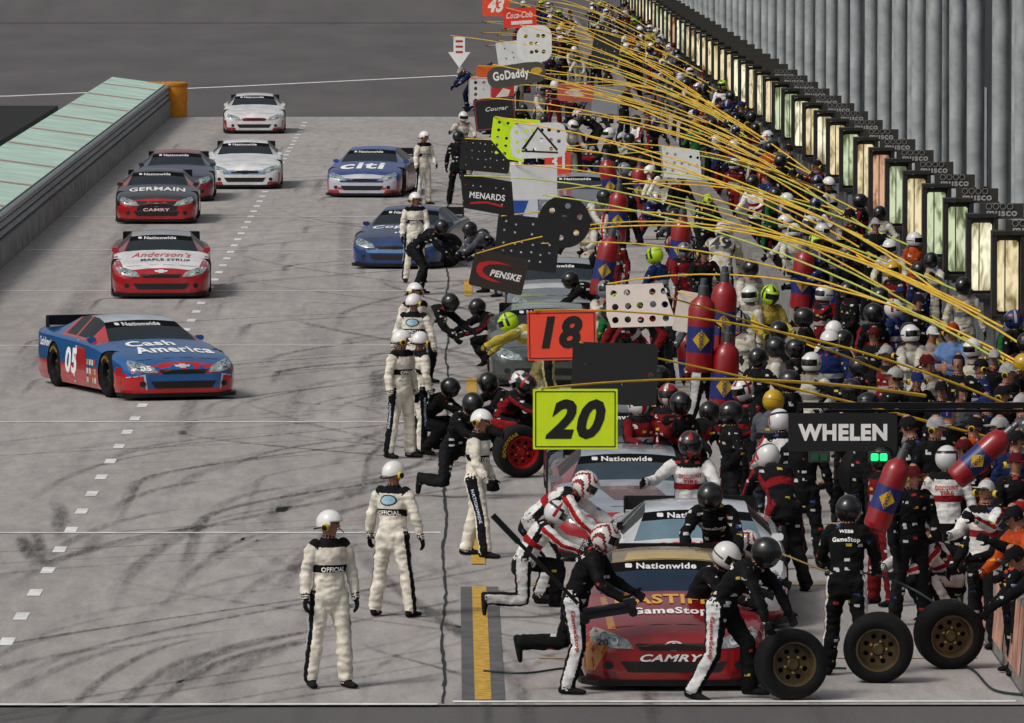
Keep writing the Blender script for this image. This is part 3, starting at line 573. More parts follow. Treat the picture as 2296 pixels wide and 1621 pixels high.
def pose_mesh(name,vox=.0125):
    key=name
    if key in PC: return PC[key]
    ps=POSES[name]; b=MB(); lean=ps['lean']
    def up(a): return V(0,-math.sin(R(a)),math.cos(R(a)))
    u1=up(lean*.75); u2=up(lean*1.12); X=V(1,0,0); P=V(0,0,0)
    Mp=P+u1*.22; S=Mp+u2*.265; Nk=Mp+u2*.33
    J={}
    for s,k in ((1,'L'),(-1,'R')):
        hp=P+X*s*.095-u1*.03; kn=hp+dv(ps['th'+k],s)*.43; an=kn+dv(ps['sh'+k],s)*.42
        sh=S+X*s*.18; el=sh+dv(ps['ua'+k],s)*.29; wr=el+dv(ps['fa'+k],s)*.25
        fp=R(ps.get('f'+k,0)); fd=V(s*.15,-math.cos(fp),-math.sin(fp)).normalized()
        J[k]=(hp,kn,an,sh,el,wr,fd)
    hu=up(lean*.55+ps['head'][0]); yaw=R(ps['head'][1]); hf=V(math.sin(yaw),-math.cos(yaw),0); hf=(hf-hu*hf.dot(hu)).normalized(); hx=hu.cross(hf)
    HC=Nk+u2*.035+hu*.125
    mz=min(min(J[k][2].z-.088,J[k][1].z-.075,(J[k][2]+J[k][6]*.19).z-.05) for k in 'LR'); dz=-mz
    sh_=V(0,0,dz)
    def tz(d,a):
        c=abs(math.cos(a))
        if d<.17: return 5
        if .405<d<.495: return 1
        if d>.665: return 7
        if c>.9: return 8
        return 0
    sp=[P-u1*.10,P-u1*.02,P+u1*.08,P+u1*.17,Mp+u2*.02,Mp+u2*.10,Mp+u2*.18,Mp+u2*.25,Mp+u2*.305,Mp+u2*.34]
    b.loft([p+sh_ for p in sp],[(.150,.115),(.180,.135),(.166,.128),(.154,.118),(.164,.124),(.182,.136),(.192,.138),(.180,.118),(.115,.09),(.065,.066)],X,20,tz,.03)
    b.loft([Nk+sh_-u2*.02,HC-hu*.06+sh_],[.062,.055],hx,12,lambda d,a:7 if d<.07 else 2,.02)
    hd=[(-.118,.026,.03,.045),(-.095,.045,.052,.035),(-.055,.060,.078,.016),(-.01,.069,.090,.002),(.04,.073,.097,-.004),(.08,.062,.084,-.006),(.108,.036,.05,-.006)]
    b.loft([HC+sh_+hu*h+hf*f for h,_,_,f in hd],[(a,c) for _,a,c,_ in hd],hx,16,2,.02)
    b.loft([HC+sh_+hf*.085+hu*.012,HC+sh_+hf*.112-hu*.028],[.008,.015],hx,6,2,.015)
    for s in (1,-1): b.loft([HC+sh_+hx*s*.077-hu*.028,HC+sh_+hx*s*.079+hu*.022],[(.010,.016)]*2,hx,6,2)
    for s,k in ((1,'L'),(-1,'R')):
        hp,kn,an,shd,el,wr,fd=[q+sh_ if i<6 else q for i,q in enumerate(J[k])]
        outer=(lambda d,a,s=s: math.cos(a)*s>.80)
        b.loft([hp+V(0,0,.02),hp.lerp(kn,.45),kn,kn.lerp(an,.35),kn.lerp(an,.85),an+(kn-an).normalized()*.02],[(.102,.112),(.090,.096),(.072,.077),(.076,.084),(.068,.076),(.072,.080)],X,18,lambda d,a,o=outer:6 if o(d,a) else 5,.03)
        ub=fd.cross(X if abs(fd.dot(X))<.9 else V(0,0,1)).normalized()
        if ub.dot(kn-an)<0: ub=-ub
        b.loft([an+ub*.02,an-ub*.04],[.05,.048],X,10,4,.02)
        b.loft([an-fd*.055-ub*.042,an-ub*.040+fd*.02,an+fd*.11-ub*.052,an+fd*.185-ub*.058],[(.038,.042),(.044,.046),(.048,.034),(.038,.024)],X,12,4,.03)
        b.loft([shd-X*s*.03,shd.lerp(el,.2),shd.lerp(el,.6),el,el.lerp(wr,.3),wr],[(.07,.07),(.070,.072),(.060,.062),(.054,.056),(.057,.057),(.040,.042)],V(1,.01,0.2),14,lambda d,a,o=outer:7 if d<.085 else (9 if o(d,a) else 0),.03)
        a=(wr-el).normalized(); med=V(-s,0,0)
        if abs(a.dot(med))>.75: med=V(0,0,-1)
        nn=(med-a*a.dot(med)).normalized(); wv=a.cross(nn); fwd=V(0,-1,.3); ts=1 if wv.dot(fwd)>0 else -1
        b.loft([wr-a*.03,wr+a*.02,wr+a*.06,wr+a*.09],[(.043,.040),(.034,.024),(.045,.020),(.043,.017)],wv,12,3,.02)
        for q,(of,L) in enumerate(((-.034,.070),(-.012,.086),(.012,.092),(.034,.082))):
            of*=ts; p=wr+a*.085+wv*of; dd=(a+wv*of*4.5).normalized(); pts=[p-a*.02,p]; cu=R(22)
            for fr in (.42,.32,.26):
                dd=(dd*math.cos(cu)+nn*math.sin(cu)).normalized(); p=p+dd*L*fr; pts.append(p)
            b.loft(pts,[.0125,.0125,.0115,.011,.009],wv,8,3,.02)
        p=wr+a*.03+wv*ts*.036; d1=(a*.55+wv*ts*.75+nn*.3).normalized(); p2=p+d1*.04; d2=(a*.85+wv*ts*.25+nn*.45).normalized()
        b.loft([p-d1*.015,p2,p2+d2*.035],[.016,.014,.011],nn,8,3,.02)
    src=b.mesh('src',[],0); ob=link('tmp',src); md=ob.modifiers.new('r','REMESH'); md.mode='VOXEL'; md.voxel_size=vox
    m2=ob.modifiers.new('s','SMOOTH'); m2.factor=.5; m2.iterations=2
    dg=bpy.context.evaluated_depsgraph_get(); dg.update(); me=bpy.data.meshes.new_from_object(ob.evaluated_get(dg)); me.name='body'
    bpy.data.objects.remove(ob)
    kd=KDTree(len(b.f))
    vv=np.array(b.v)
    for i,f in enumerate(b.f): kd.insert(vv[f].mean(axis=0),i)
    kd.balance(); zs=[]; fabric=np.zeros(len(me.vertices),bool)
    for p in me.polygons:
        z=b.m[kd.find(p.center)[1]]; zs.append(z)
        if z not in (2,3,4):
            for vi in p.vertices: fabric[vi]=True
    me.materials.clear()
    for z in range(10): me.materials.append(ph[0])
    me.polygons.foreach_set('material_index',zs); me.polygons.foreach_set('use_smooth',[True]*len(zs))
    nrm=[v.normal.copy() for v in me.vertices]
    for v in me.vertices:
        if fabric[v.index]:
            c=v.co; r1=1-abs(noise.noise(V(c.x*6+1,c.y*6,c.z*15)))*2
            w_=noise.noise(V(c.x*7,c.y*7,c.z*13))*.012+r1*.008+noise.noise(V(c.x*15+3,c.y*15,c.z*24))*.007
            v.co=c+nrm[v.index]*w_
    me.update()
    bvh=BVHTree.FromPolygons([v.co.copy() for v in me.vertices],[tuple(p.vertices) for p in me.polygons])
    hm=Matrix((( hx.x,-hf.x,hu.x,0),(hx.y,-hf.y,hu.y,0),(hx.z,-hf.z,hu.z,0),(0,0,0,1))); hm.translation=HC+sh_
    PC[key]=dict(me=me,hm=hm,bvh=bvh,chest=Mp+u2*.10+sh_,u=u2,J={k:[q+sh_ for q in J[k][:6]] for k in 'LR'},top=(HC+sh_+hu*.14))
    return PC[key]
def sph_shell(rx,ry,rz,keep,mi,seg=44,rings=26,fz=0):
    vs=[];fs=[];ms=[]
    for i in range(rings+1):
        el=-PI/2+PI*i/rings
        for j in range(seg):
            az=2*PI*j/seg; d=V(math.cos(el)*math.sin(az),-math.cos(el)*math.cos(az),math.sin(el)); p=V(d.x*rx,d.y*ry,d.z*rz)
            if fz and d.z<-.1 and d.y<-.2: p.y-=fz*(-d.z)*(-d.y)*1.6
            vs.append(p)
    for i in range(rings):
        el=-90+180*(i+.5)/rings
        for j in range(seg):
            az=(360*(j+.5)/seg+180)%360-180
            if keep(az,el): fs.append((i*seg+j,i*seg+(j+1)%seg,(i+1)*seg+(j+1)%seg,(i+1)*seg+j)); ms.append(mi(az,el))
    return vs,fs,ms
def open_helmet(col):
    b=MB(); vs,fs,ms=sph_shell(.122,.142,.138,lambda az,el:not((abs(az)<62 and el<14) or el<-8-(10 if abs(az)>100 else 0)),lambda a,e:0)
    b.add(vs,fs,ms); me=b.mesh('helmet',[mat(col,.3,0,.04,5,coat=.5,k=.9)],60); bm=bmesh.new(); bm.from_mesh(me); bmesh.ops.delete(bm,geom=[v for v in bm.verts if not v.link_faces],context='VERTS'); bmesh.ops.remove_doubles(bm,verts=bm.verts[:],dist=.0005); bmesh.ops.solidify(bm,geom=bm.faces[:],thickness=.012); bm.to_mesh(me); bm.free()
    me.polygons.foreach_set('use_smooth',[True]*len(me.polygons)); return me
HO=open_helmet('#ececea')
def full_helmet(c0,c1,c2,style):
    def mi(az,el):
        if abs(az)<62 and -12<el<24: return 1
        if style=='plain': return 3 if (el<-40 or (abs(az)>70 and -8<el<-2)) else 0
        if style=='stripe': return 2 if abs(az)<16 or abs(abs(az)-90)<12 and el>-20 else (3 if 24<el<34 else 0)
        if style=='flame':
            v=(el+32*math.sin(R(abs(az))*2.6)+90)%52
            return 2 if v<15 and abs(az)>14 else (3 if 15<=v<20 and abs(az)>40 else 0)
        return 0
    b=MB(); vs,fs,ms=sph_shell(.132,.150,.146,lambda a,e:e>-62,mi,fz=.02); b.add(vs,fs,ms)
    b.lathe([(.07,-.128),(.02,-.128)],(0,.0,0),'Z',16,1)
    vs,fs,ms=sph_shell(.139,.162,.152,lambda a,e:abs(a)<58 and 22<e<33,lambda a,e:0); b.add(vs,fs,ms)
    return b.mesh('helmet',[mat(c0,.3,0,.05,5,coat=.5,k=.88),mat('#08090b',.15,0,.1,5,coat=.3),mat(c1,.35,0,.05,k=.85),mat(c2,.35,0,.05,k=.85)],60)
HEL={'white':HO,'black':full_helmet('#0c0c0e','#222226','#1a1a1e','plain'),
 'flame':full_helmet('#e8e6e2','#a5131b','#1b1b1e','flame'),'redstripe':full_helmet('#dcdcdc','#98141c','#17171a','stripe'),'blackred':full_helmet('#141416','#a3151c','#d2d2d2','stripe'),
 'neon':full_helmet('#b9e010','#1c1c1c','#8fb010','stripe'),'yellow':full_helmet('#c9a018','#1c1c1c','#a88410','plain'),'red':full_helmet('#88161c','#c2c2c2','#1c1c1e','stripe'),'blue':full_helmet('#1c2c66','#afb3ba','#6c1820','stripe'),'fwhite':full_helmet('#dededc','#8c8c8c','#3c3c40','plain'),'silver':full_helmet('#7d8084','#2c2c30','#a0a0a4','stripe')}
b=MB()
for s in (1,-1):
    b.lathe([(0,s*.035),(.034,s*.033),(.042,s*.018),(.042,0)],(s*.118,-.01,-.03),'X',14)
b.tube([V(-.125,.0,-.03),V(-.125,.03,-.03),V(-.09,.13,-.06),V(0,.15,-.07),V(.09,.13,-.06),V(.125,.03,-.03),V(.125,0,-.03)],.008,6,1)
for s in (1,-1): b.lathe([(.02,s*.028),(.03,s*.037),(0,s*.042)],(s*.118,-.01,-.03),'X',12,1)
HSC=b.mesh('headset',[mat('#c9a81c',.5),BLACKP])
b=MB(); b.tube([V(.13,-.02,-.05),V(.12,-.08,-.08),V(.06,-.128,-.09)],.006,6,0)
MIC=b.mesh('microphone',[BLACKP])
b=MB()
vs,fs,ms=sph_shell(.088,.112,.125,lambda az,el:el>8 if abs(az)<60 else el>-5,lambda a,e:0,30,18); b.add(vs,fs,ms); b.box((0,-.125,.03),(.13,.09,.012))
CAP=b.mesh('cap',[ph[0]],60)
b=MB(); vs,fs,ms=sph_shell(.083,.106,.122,lambda az,el:el>25 if abs(az)<60 else el>-20,lambda a,e:0,30,18); b.add(vs,fs,ms); HAIR=b.mesh('hair',[ph[0]],60)
EYES=[]
for s in (1,-1):
    b=MB(); b.lathe([(0,-.006),(.009,-.004),(.011,.004)],(s*.030,-.090,.008),'Y',10,0); EYES.append(b.mesh('eye',[mat('#15100c',.3)]))
b=MB(); b.tube([V(-.024,-.093,-.058),V(0,-.101,-.060),V(.024,-.093,-.058)],.005,6); MOU=b.mesh('mouth',[mat('#7a3a34',.6)])
SK='#a87660'
OUT={
 'official':dict(n='cream suit with black bands',c=['#fbf5e6','#121214',SK,'#101012','#0d0d0e','#fbf5e6','#121218','#15151a','#fbf5e6','#fbf5e6']),
 'blackw':dict(n='black suit with white side stripes',c=['#0e0e11','#0e0e11',SK,'#141416','#0c0c0c','#0e0e11','#f0f0f0','#0e0e11','#0e0e11','#1a1a1e']),
 'disc':dict(n='white and black suit with red trim',c=['#f0eeeb','#a01c22',SK,'#1a1a1c','#0c0c0c','#121214','#c9c9c9','#131316','#141416','#b01c22']),
 'black':dict(n='black suit',c=['#0f0f12','#0f0f12',SK,'#141416','#0c0c0c','#0f0f12','#1c1c20','#16161a','#1c1c20','#0f0f12']),
 'blackred':dict(n='black red suit',c=['#121215','#8c161c',SK,'#141416','#0c0c0c','#121215','#8c161c','#17171a','#8c161c','#8c161c']),
 'red':dict(n='red suit',c=['#7c141a','#b9b9b9',SK,'#141416','#0c0c0c','#6c1218','#c0c0c0','#17171a','#17171a','#17171a']),
 'white':dict(n='cream suit',c=['#d8d3c6','#8c8a86',SK,'#1a1a1c','#101012','#b6b1a4','#2a2a30','#9d988c','#3a3a40','#cfcabd']),
 'blue':dict(n='blue suit',c=['#1a2a5c','#b9bcc4',SK,'#141416','#0c0c0c','#141c3e','#8c1a22','#1a2a5c','#8c1a22','#1a2a5c']),
 'yellow':dict(n='yellow suit',c=['#c3b04c','#1a1a1c',SK,'#141416','#0c0c0c','#b8aa78','#1a1a1c','#8f8748','#c9c1a0','#b3a23c']),
 'orange':dict(n='orange suit',c=['#c4501c','#1a2a6c',SK,'#141416','#0c0c0c','#c4501c','#1a2a6c','#c4501c','#1a2a6c','#1a2a6c']),
 'grey':dict(n='grey suit',c=['#5c6068','#1a1a1c',SK,'#141416','#0c0c0c','#34383f','#c9c9c9','#5c6068','#1a1a1c','#5c6068']),
 'green':dict(n='green suit',c=['#1f6a3a','#101012',SK,'#141416','#0c0c0c','#121214','#1f6a3a','#1f6a3a','#101012','#101012']),
 'shirt':dict(n='light blue shirt',c=['#6c8cc0','#6c8cc0',SK,SK,'#241c14','#8c7c5c','#8c7c5c','#6c8cc0','#6c8cc0','#6c8cc0']),
}
def person(mode,px,py,rot,pose,outfit,hel,label,scale=1.0,D=None,texts=(),group=None,hcol='#222222',z0=0):
    pm=pose_mesh(pose); rz=R(rot); cr,sr=math.cos(rz),math.sin(rz)
    if mode=='f': loc=gp(px,py,z0)
    elif mode=='w': loc=V(px,py,z0)
    else:
        tp=pm['top']*scale; ox=tp.x*cr-tp.y*sr; oy=tp.x*sr+tp.y*cr; zt=tp.z+z0
        Dh=F*(H-zt)/(py-VY); loc=V((px-VX)*Dh/F-ox,Dh-oy,z0)
    t=thing('person',label,'person',loc,rz,group); t.scale=(scale,)*3
    o=link('body',pm['me'],t)
    for i,(s,c) in enumerate(zip(o.material_slots,OUT[outfit]['c'])):
        s.link='OBJECT'; pt=(.30 if i in (0,7,8,9) else .14 if i==5 else 0) if outfit not in ('official','shirt') else (.07 if i==0 and outfit=='official' else 0)
        s.material=cloth(c,pt) if c!=SK else mat(SK,.55,0,.1,8,k=.85)
    o.material_slots[4].material=RUB
    def hp(nm,me,m=None):
        q=link(nm,me,t); q.matrix_local=pm['hm']
        if m: q.material_slots[0].link='OBJECT'; q.material_slots[0].material=m
        return q
    if hel in HEL:
        hp('helmet',HEL[hel]) 
        if hel=='white': hp('headset',HSC); hp('microphone',MIC)
    elif hel=='cap': hp('cap',CAP,cloth(hcol)); hp('hair',HAIR,cloth('#2a1c12'))
    elif hel=='capset': hp('cap',CAP,cloth(hcol)); hp('headset',HSC); hp('microphone',MIC)
    else: hp('hair',HAIR,cloth(hcol))
    if hel in ('white','cap','capset','hair') and group is None: hp('eye',EYES[0]); hp('eye',EYES[1]); hp('mouth',MOU)
    for tx in texts:
        s,where,w_,h_,colr,off=tx
        u=pm['u']; ch=pm['chest']+u*off; f_=V(0,-1,0); f_=(f_-u*f_.dot(u)).normalized()
        sp=txt(s,.03) if s!='oval' else poly2d([(.5*math.cos(a*PI/10),.5*math.sin(a*PI/10)) for a in range(20)],2)
        if where=='chest': decal('chest_lettering',sp,pm['bvh'],ch+f_*.6,V(1,0,0),u,-f_,.012,mat(colr,.6),t,w_,h_)
        elif where=='back': decal('back_lettering' if s!='oval' else 'back_emblem',sp,pm['bvh'],ch-f_*.6,V(-1,0,0),u,f_,.012 if s!='oval' else (.005 if w_>.2 else .008),mat(colr,.6),t,w_,h_)
        else:
            k=where[-1]; sg=1 if k=='L' else -1; hp_,kn,an=pm['J'][k][:3]; a=(kn-hp_).normalized()
            mid=hp_.lerp(kn,.55+off); out=V(sg,0,0); decal('leg_lettering',sp,pm['bvh'],mid+out*.6,a,out.cross(a).normalized(),-out,.012,mat(colr,.6),t,w_,h_)
    return t
OFT=[('OFFICIAL','chest',.25,.050,'#f4f4f4',-.07),('OFFICIAL','back',.28,.052,'#f4f4f4',-.07),('oval','back',.22,.13,'#20303c',.075),('oval','back',.18,.10,'#8fb4c8',.075),('NATIONWIDE','legR',.42,.04,'#b9c9d8',.15),('NATIONWIDE','legL',.42,.04,'#b9c9d8',.15)]
GT=[('GameStop','chest',.26,.06,'#e8e8e8',.05),('GameStop','back',.28,.06,'#e8e8e8',.06),('GameStop','legR',.42,.055,'#a8141c',.1),('GameStop','legL',.42,.055,'#a8141c',.1)]
DT=[('DISCOUNT','chest',.25,.05,'#b01c22',.06),('TIRE','chest',.16,.05,'#b01c22',.0),('DISCOUNT','back',.26,.05,'#b01c22',.06),('TIRE','back',.16,.05,'#b01c22',.0)]
person('f',737,1545,22,'stand_a','official','white','official in cream suit nearest the camera, arms down, looking right',1.0,texts=OFT)
person('f',880,1385,155,'stand_b','official','white','official in cream suit seen from behind, second nearest the camera',.96,texts=OFT)
person('f',1068,1250,70,'stride','official','white','official in cream suit stepping right beside the yellow line',1.0,texts=OFT)
person('h',902,738,50,'stand_a','official','white','official in cream suit standing left of another, facing the yellow board',1.0,texts=OFT)
person('h',945,742,120,'stand_c','official','white','official in cream suit standing just right of another beside the crouching crew',.96,texts=OFT)
person('h',930,632,30,'hip','official','white','farther official of the pair standing left of the yellow suited man',1.0,texts=OFT)
person('h',928,657,170,'stand_b','official','white','nearer official of the back turned pair, round blue emblem on back',.98,texts=OFT)
person('f',930,633,12,'stand_c','official','white','official in cream suit standing in front of the dark blue car',1.0,texts=OFT)
person('h',953,293,40,'stand_c','official','white','farthest official in cream suit, beside the blue car with white lettering',1.0,texts=OFT)
person('f',1290,1558,80,'run','blackw','flame','crew member in black running with a floor jack before the dark red car',1.0,texts=GT)
person('f',1618,1570,68,'bend','blackw','black','crew member in black helmet bending over the loose wheel by the red car',1.03,texts=GT)
person('h',1690,1195,60,'crouch','blackw','flame','crew member in white flame helmet crouching beside the dark red car fender',1.0,texts=GT)
person('h',1645,1222,60,'kneel','blackw','fwhite','crew member in plain white helmet kneeling behind the bending black helmet one',1.0)
person('h',1330,1062,75,'stoop','disc','flame','crew member in white, red and black stooping at the white car',1.05,texts=DT)
person('f',1175,1385,85,'kneel','disc','redstripe','kneeling crew member behind the running jack man',.92)
person('h',1588,1092,-15,'overcar','blackw','black','crew member in black leaning over the white car hood',1.05,texts=GT)
person('h',1548,968,0,'reach','disc','blackred','crew member in white facing the camera with right arm reaching out',1.05,texts=DT)
person('h',1905,1112,170,'carry','blackw','black','crew member seen from behind in black, standing over two loose wheels',1.03,texts=[('WEBB','back',.14,.035,'#e8e8e8',.15)]+GT)
person('h',1715,1000,200,'bend','blackred','redstripe','red and black suited crew member bending away behind the white car',1.05)
person('h',1800,935,180,'stand_b','black','black','black suited person standing behind the black banner board',1.0)
person('h',2125,1000,175,'stand_b','disc','redstripe','crew member in white vest seen from behind near the right edge',1.0,texts=DT)
person('h',2045,1170,-60,'crouch','disc','flame','crouching crew member with a wheel beside the pit wall',1.0)
person('h',2215,1072,-40,'pole','disc','capset','person with headset and white cap leaning at the right edge',1.0,hcol='#d0d0d0')
person('h',2268,1130,-60,'carry','orange','cap','orange suited person at the far right edge',1.0,hcol='#15151a')
person('h',2180,1142,-50,'stoop','black','capset','person in black cap stooping behind the pit wall',1.0,hcol='#111114')
person('h',2262,1225,-70,'stoop','black','cap','person in black leaning over the wall at the right edge',1.0,hcol='#111114')
person('h',2290,1120,-60,'pole','black','capset','black suited person cut by the right edge of view',1.0,hcol='#a02020')
person('h',1530,880,30,'carry','blackred','black','red and black suited crew member left of the similar black helmet one',1.0)
person('h',1602,905,140,'bend','blackred','black','red and black suited crew member bending right of the fuel cans',1.0)
person('h',1745,918,200,'carry','disc','redstripe','crew member in white behind the red suited bending one',1.0)
person('h',1738,875,150,'carry','grey','yellow','crew member in yellow helmet left of the black banner board',1.0)
person('h',1155,835,-70,'crouch','blackred','redstripe','crouching crew member in white and red helmet left of the yellow 20 board',1.0)
person('h',1190,842,60,'crouch','blackred','blackred','crouching black suited crew member just above the yellow 20 board',1.0)
person('h',1085,838,-60,'crouch','black','black','black suited crew member crouching behind the officials',1.0)
person('h',1068,885,40,'kneel','black','black','black suited wheel changer kneeling beside the red rimmed wheel',1.0)
person('h',1020,850,75,'crouch','black','black','black suited person low beside the two officials',.95)
person('h',1132,702,-95,'dive','yellow','neon','yellow suited crew member in neon helmet bending far forward to the left',1.05)
person('h',1020,662,60,'stoop','black','black','black suited crew member stooping left of the olive car',1.0)
person('h',1062,672,-60,'crouch','blackred','black','crouching black suited crew member right behind the stooping one',1.0)
person('h',1268,612,-80,'stoop','black','black','black suited crew member leaning over the grey car hood',1.0)
person('h',1000,495,70,'stoop','black','black','black suited person bending at the dark blue car fender',1.0)
person('h',1045,500,-60,'stoop','grey','black','grey suited person bending at the dark blue car door',1.0)
person('h',1075,515,-60,'crouch','black','black','black suited person crouching right of the dark blue car',1.0)
person('h',1028,293,160,'stand_b','black','black','tall black suited person standing beside the blue car with white lettering',1.0)
person('h',1040,250,20,'reach','white','fwhite','cream suited person beside the far pit boxes at the left of the crowd',1.0)
person('h',1355,628,20,'fuel','white','silver','silver helmeted crew member holding a fuel can near the white board',1.0)
person('h',1730,640,30,'carry','yellow','neon','yellow suited crew member in neon helmet facing the camera in the crowd',1.05)
person('h',1380,660,-20,'carry','green','neon','neon helmeted crew member behind the white hole punched board',1.0)
person('h',1870,718,175,'stand_b','official','white','official seen from behind standing in the crowd behind the wall',1.0,texts=OFT)
person('h',1625,500,170,'bend','white','fwhite','cream suited crew member with large 49 on the back',1.25,texts=[('49','back',.30,.24,'#15151a',.03)])
person('h',2135,720,-30,'fold','shirt','capset','person in light blue shirt and orange cap behind the wall',1.05,hcol='#b0401c')
person('h',2092,728,20,'fold','white','cap','person in white with white cap beside the blue shirted one',1.0,hcol='#e0e0e0')
person('h',2040,728,30,'pole','white','fwhite','cream suited person in white helmet left of the white capped one',1.0)
random.seed(5)
ex=[(1900,630,'black','black'),(1960,680,'blackred','black'),(2000,650,'blue','capset'),(2060,655,'black','cap'),(1985,770,'red','capset'),(2010,820,'black','cap'),(2060,830,'black','capset'),(2110,850,'blackred','cap'),(2160,860,'grey','hair'),(2200,800,'blue','capset'),(2250,860,'black','capset'),(2240,930,'red','cap'),(2190,930,'orange','capset'),(1930,800,'black','black'),(1800,690,'black','black'),(1680,640,'white','fwhite'),(1660,700,'white','silver'),(1745,720,'black','black'),(1820,790,'white','fwhite'),(1950,880,'blackred','black'),(2280,960,'blue','cap'),(2100,930,'black','capset'),(1480,820,'black','black'),(1500,860,'red','red'),(1980,1000,'red','black'),(1660,850,'blackred','redstripe'),(1830,560,'blue','blue'),(1780,500,'white','fwhite'),(1760,480,'white','fwhite'),(1905,560,'black','black'),(1845,500,'blackred','fwhite'),(1430,880,'red','redstripe'),(2030,930,'black','cap'),(2150,790,'black','hair'),(2230,780,'black','capset'),(1890,740,'black','black'),(1700,780,'black','black'),(1640,900,'black','black'),(2280,1010,'black','capset'),
 (2180,760,'white','fwhite'),(2260,810,'blackred','capset'),(1960,730,'black','cap'),(2080,790,'white','cap'),(2130,900,'black','hair'),(2210,880,'black','cap'),(1910,850,'black','black'),(1770,830,'black','black'),(2290,880,'grey','capset'),(2050,1040,'black','capset'),(2160,980,'black','cap'),(1850,640,'red','fwhite'),(1780,760,'blackred','black')]
LAND=[(1110,15,'the red 43 board'),(1165,38,'the red scripted board'),(1200,95,'the topmost white board'),(1155,168,'the dark oval board'),(1360,110,'the small green light'),(1290,208,'the red cloth board'),(1205,315,'the black triangle board'),(1197,408,'the blank white board'),(1093,437,'the red lined board'),(1265,497,'the round black board'),(1528,365,'the mid crowd white board'),(1118,610,'the tilted brown board'),(1435,685,'the glossy white board'),(1260,755,'the orange 18 board'),(1290,940,'the yellow 20 board'),(1890,970,'the black banner board'),(1620,575,'the 49 suit'),(1745,700,'the neon helmet'),(1570,740,'the red fuel cans'),(1800,350,'the middle floodlights'),(1600,230,'the far floodlights'),(2000,560,'the near floodlights'),(2130,780,'the blue shirt'),(1870,800,'the crowd official')]
PW={'stand_a':'standing','stand_b':'legs apart','stand_c':'arm bent','carry':'forearms raised','pole':'hands up','bend':'bending','walk':'walking','crouch':'crouching','fold':'arms folded','fuel':'lifting arms','reach':'reaching out','overcar':'leaning','stoop':'stooping','hip':'hand on hip'}
HW={'black':'black helmet','fwhite':'white helmet','red':'red helmet','blue':'blue helmet','neon':'neon helmet','yellow':'yellow helmet','silver':'silver helmet','flame':'flame helmet','redstripe':'striped helmet','blackred':'black red helmet','capset':'headset cap','cap':'cap','hair':'bare head','white':'white helmet'}
cnt={}
ORD=['','second ','third ','fourth ','fifth ','sixth ','seventh ','eighth ','ninth ','tenth ']
def auto(px,py,pose,outfit,hel):
    l=min(LAND,key=lambda q:(q[0]-px)**2+(q[1]-py)**2)[2]
    sn=OUT[outfit]['n'].split(' with')[0]
    base=f"person in {sn}, {HW[hel]}, {PW[pose]}, near {l}"
    k=cnt.get(base,0); cnt[base]=k+1
    return base if k==0 else ORD[min(k,9)]+base
HC_=('#15151a','#15151a','#5c1218','#b0b0b0','#1c2c66')
for px,py,of,he in ex:
    ps=random.choice(('stand_a','carry','pole','fold','stand_c','walk','hip'))
    person('h',px,py,random.uniform(-110,60),ps,of,he,auto(px,py,ps,of,he),random.uniform(.95,1.05),group='people crowding the pits',hcol=random.choice(HC_))
ofs=['black']*11+['blackred']*5+['white']*6+['red']*3+['blue']*6+['yellow']*2+['grey']*3+['disc']*1+['orange','green','official']
hs=['black']*9+['fwhite']*6+['capset']*4+['cap']*4+['red']*1+['blue']*2+['redstripe']*2+['silver','silver','yellow','neon','flame','hair']
ps1=['stand_a','stand_b','carry','pole','walk','fold','hip','stand_c','pole']; ps2=['bend','carry','crouch','walk','stoop','fuel','reach','overcar','stand_b']
placed=[]
D=107.
while D<385:
    for zone in (0,0,0,1,1,1,1):
        for tr in range(8):
            if zone: x=random.uniform(6.35,8.3)
            else: x=random.uniform(2.6 if (D<185 or D>275) else .7,5.4)
            y=D+random.uniform(0,8.3)
            if all((x-a)**2+(y-c)**2*.5>.35 for a,c in placed): break
        placed.append((x,y)); ps=random.choice(ps1 if zone else ps2)
        of=random.choice(ofs); he='white' if of=='official' else random.choice(hs)
        px=VX+x*F/y; py=VY+(H-1.7)*F/y
        person('w',x,y,random.uniform(-130,70),ps,of,he,auto(px,py,ps,of,he),random.uniform(.92,1.07),group='people crowding the pits',hcol=random.choice(HC_))
    D+=8.3
# ================= LOOSE WHEELS
def wp(px,cy,dia): return V((px-VX)*(F*(H-.357)/(cy-VY))/F,F*(H-.357)/(cy-VY),.357)
wheel(wp(1775,1492,165),12,'loose wheel with bronze rim nearest the dark red car',tilt=-4,roll=20)
wheel(wp(1972,1455,160),-6,'loose wheel with bronze rim in the middle of the three',tilt=6,roll=70)
wheel(wp(2130,1425,155),10,'rightmost loose wheel with bronze rim on the ground',tilt=5,roll=130)
q=dp(2112,1292,91); wheel(q,-20,'wheel held up by the crouching crew member at the right',tilt=10)
q=wp(1165,1012,130); wheel(q,18,'wheel with red rim beside the yellow 20 board',RIMR,tilt=4,roll=-60,let=True)
q=dp(1945,1060,100); wheel(q,30,'dark wheel carried behind the black banner board',RIMK,tilt=10,let=True)
q=wp(1700,860,90); wheel(q,-15,'wheel with bronze rim standing in the crowd near the fuel cans')
q=wp(1000,560,60); wheel(q,30,'small wheel on the ground by the dark blue car',RIMK)
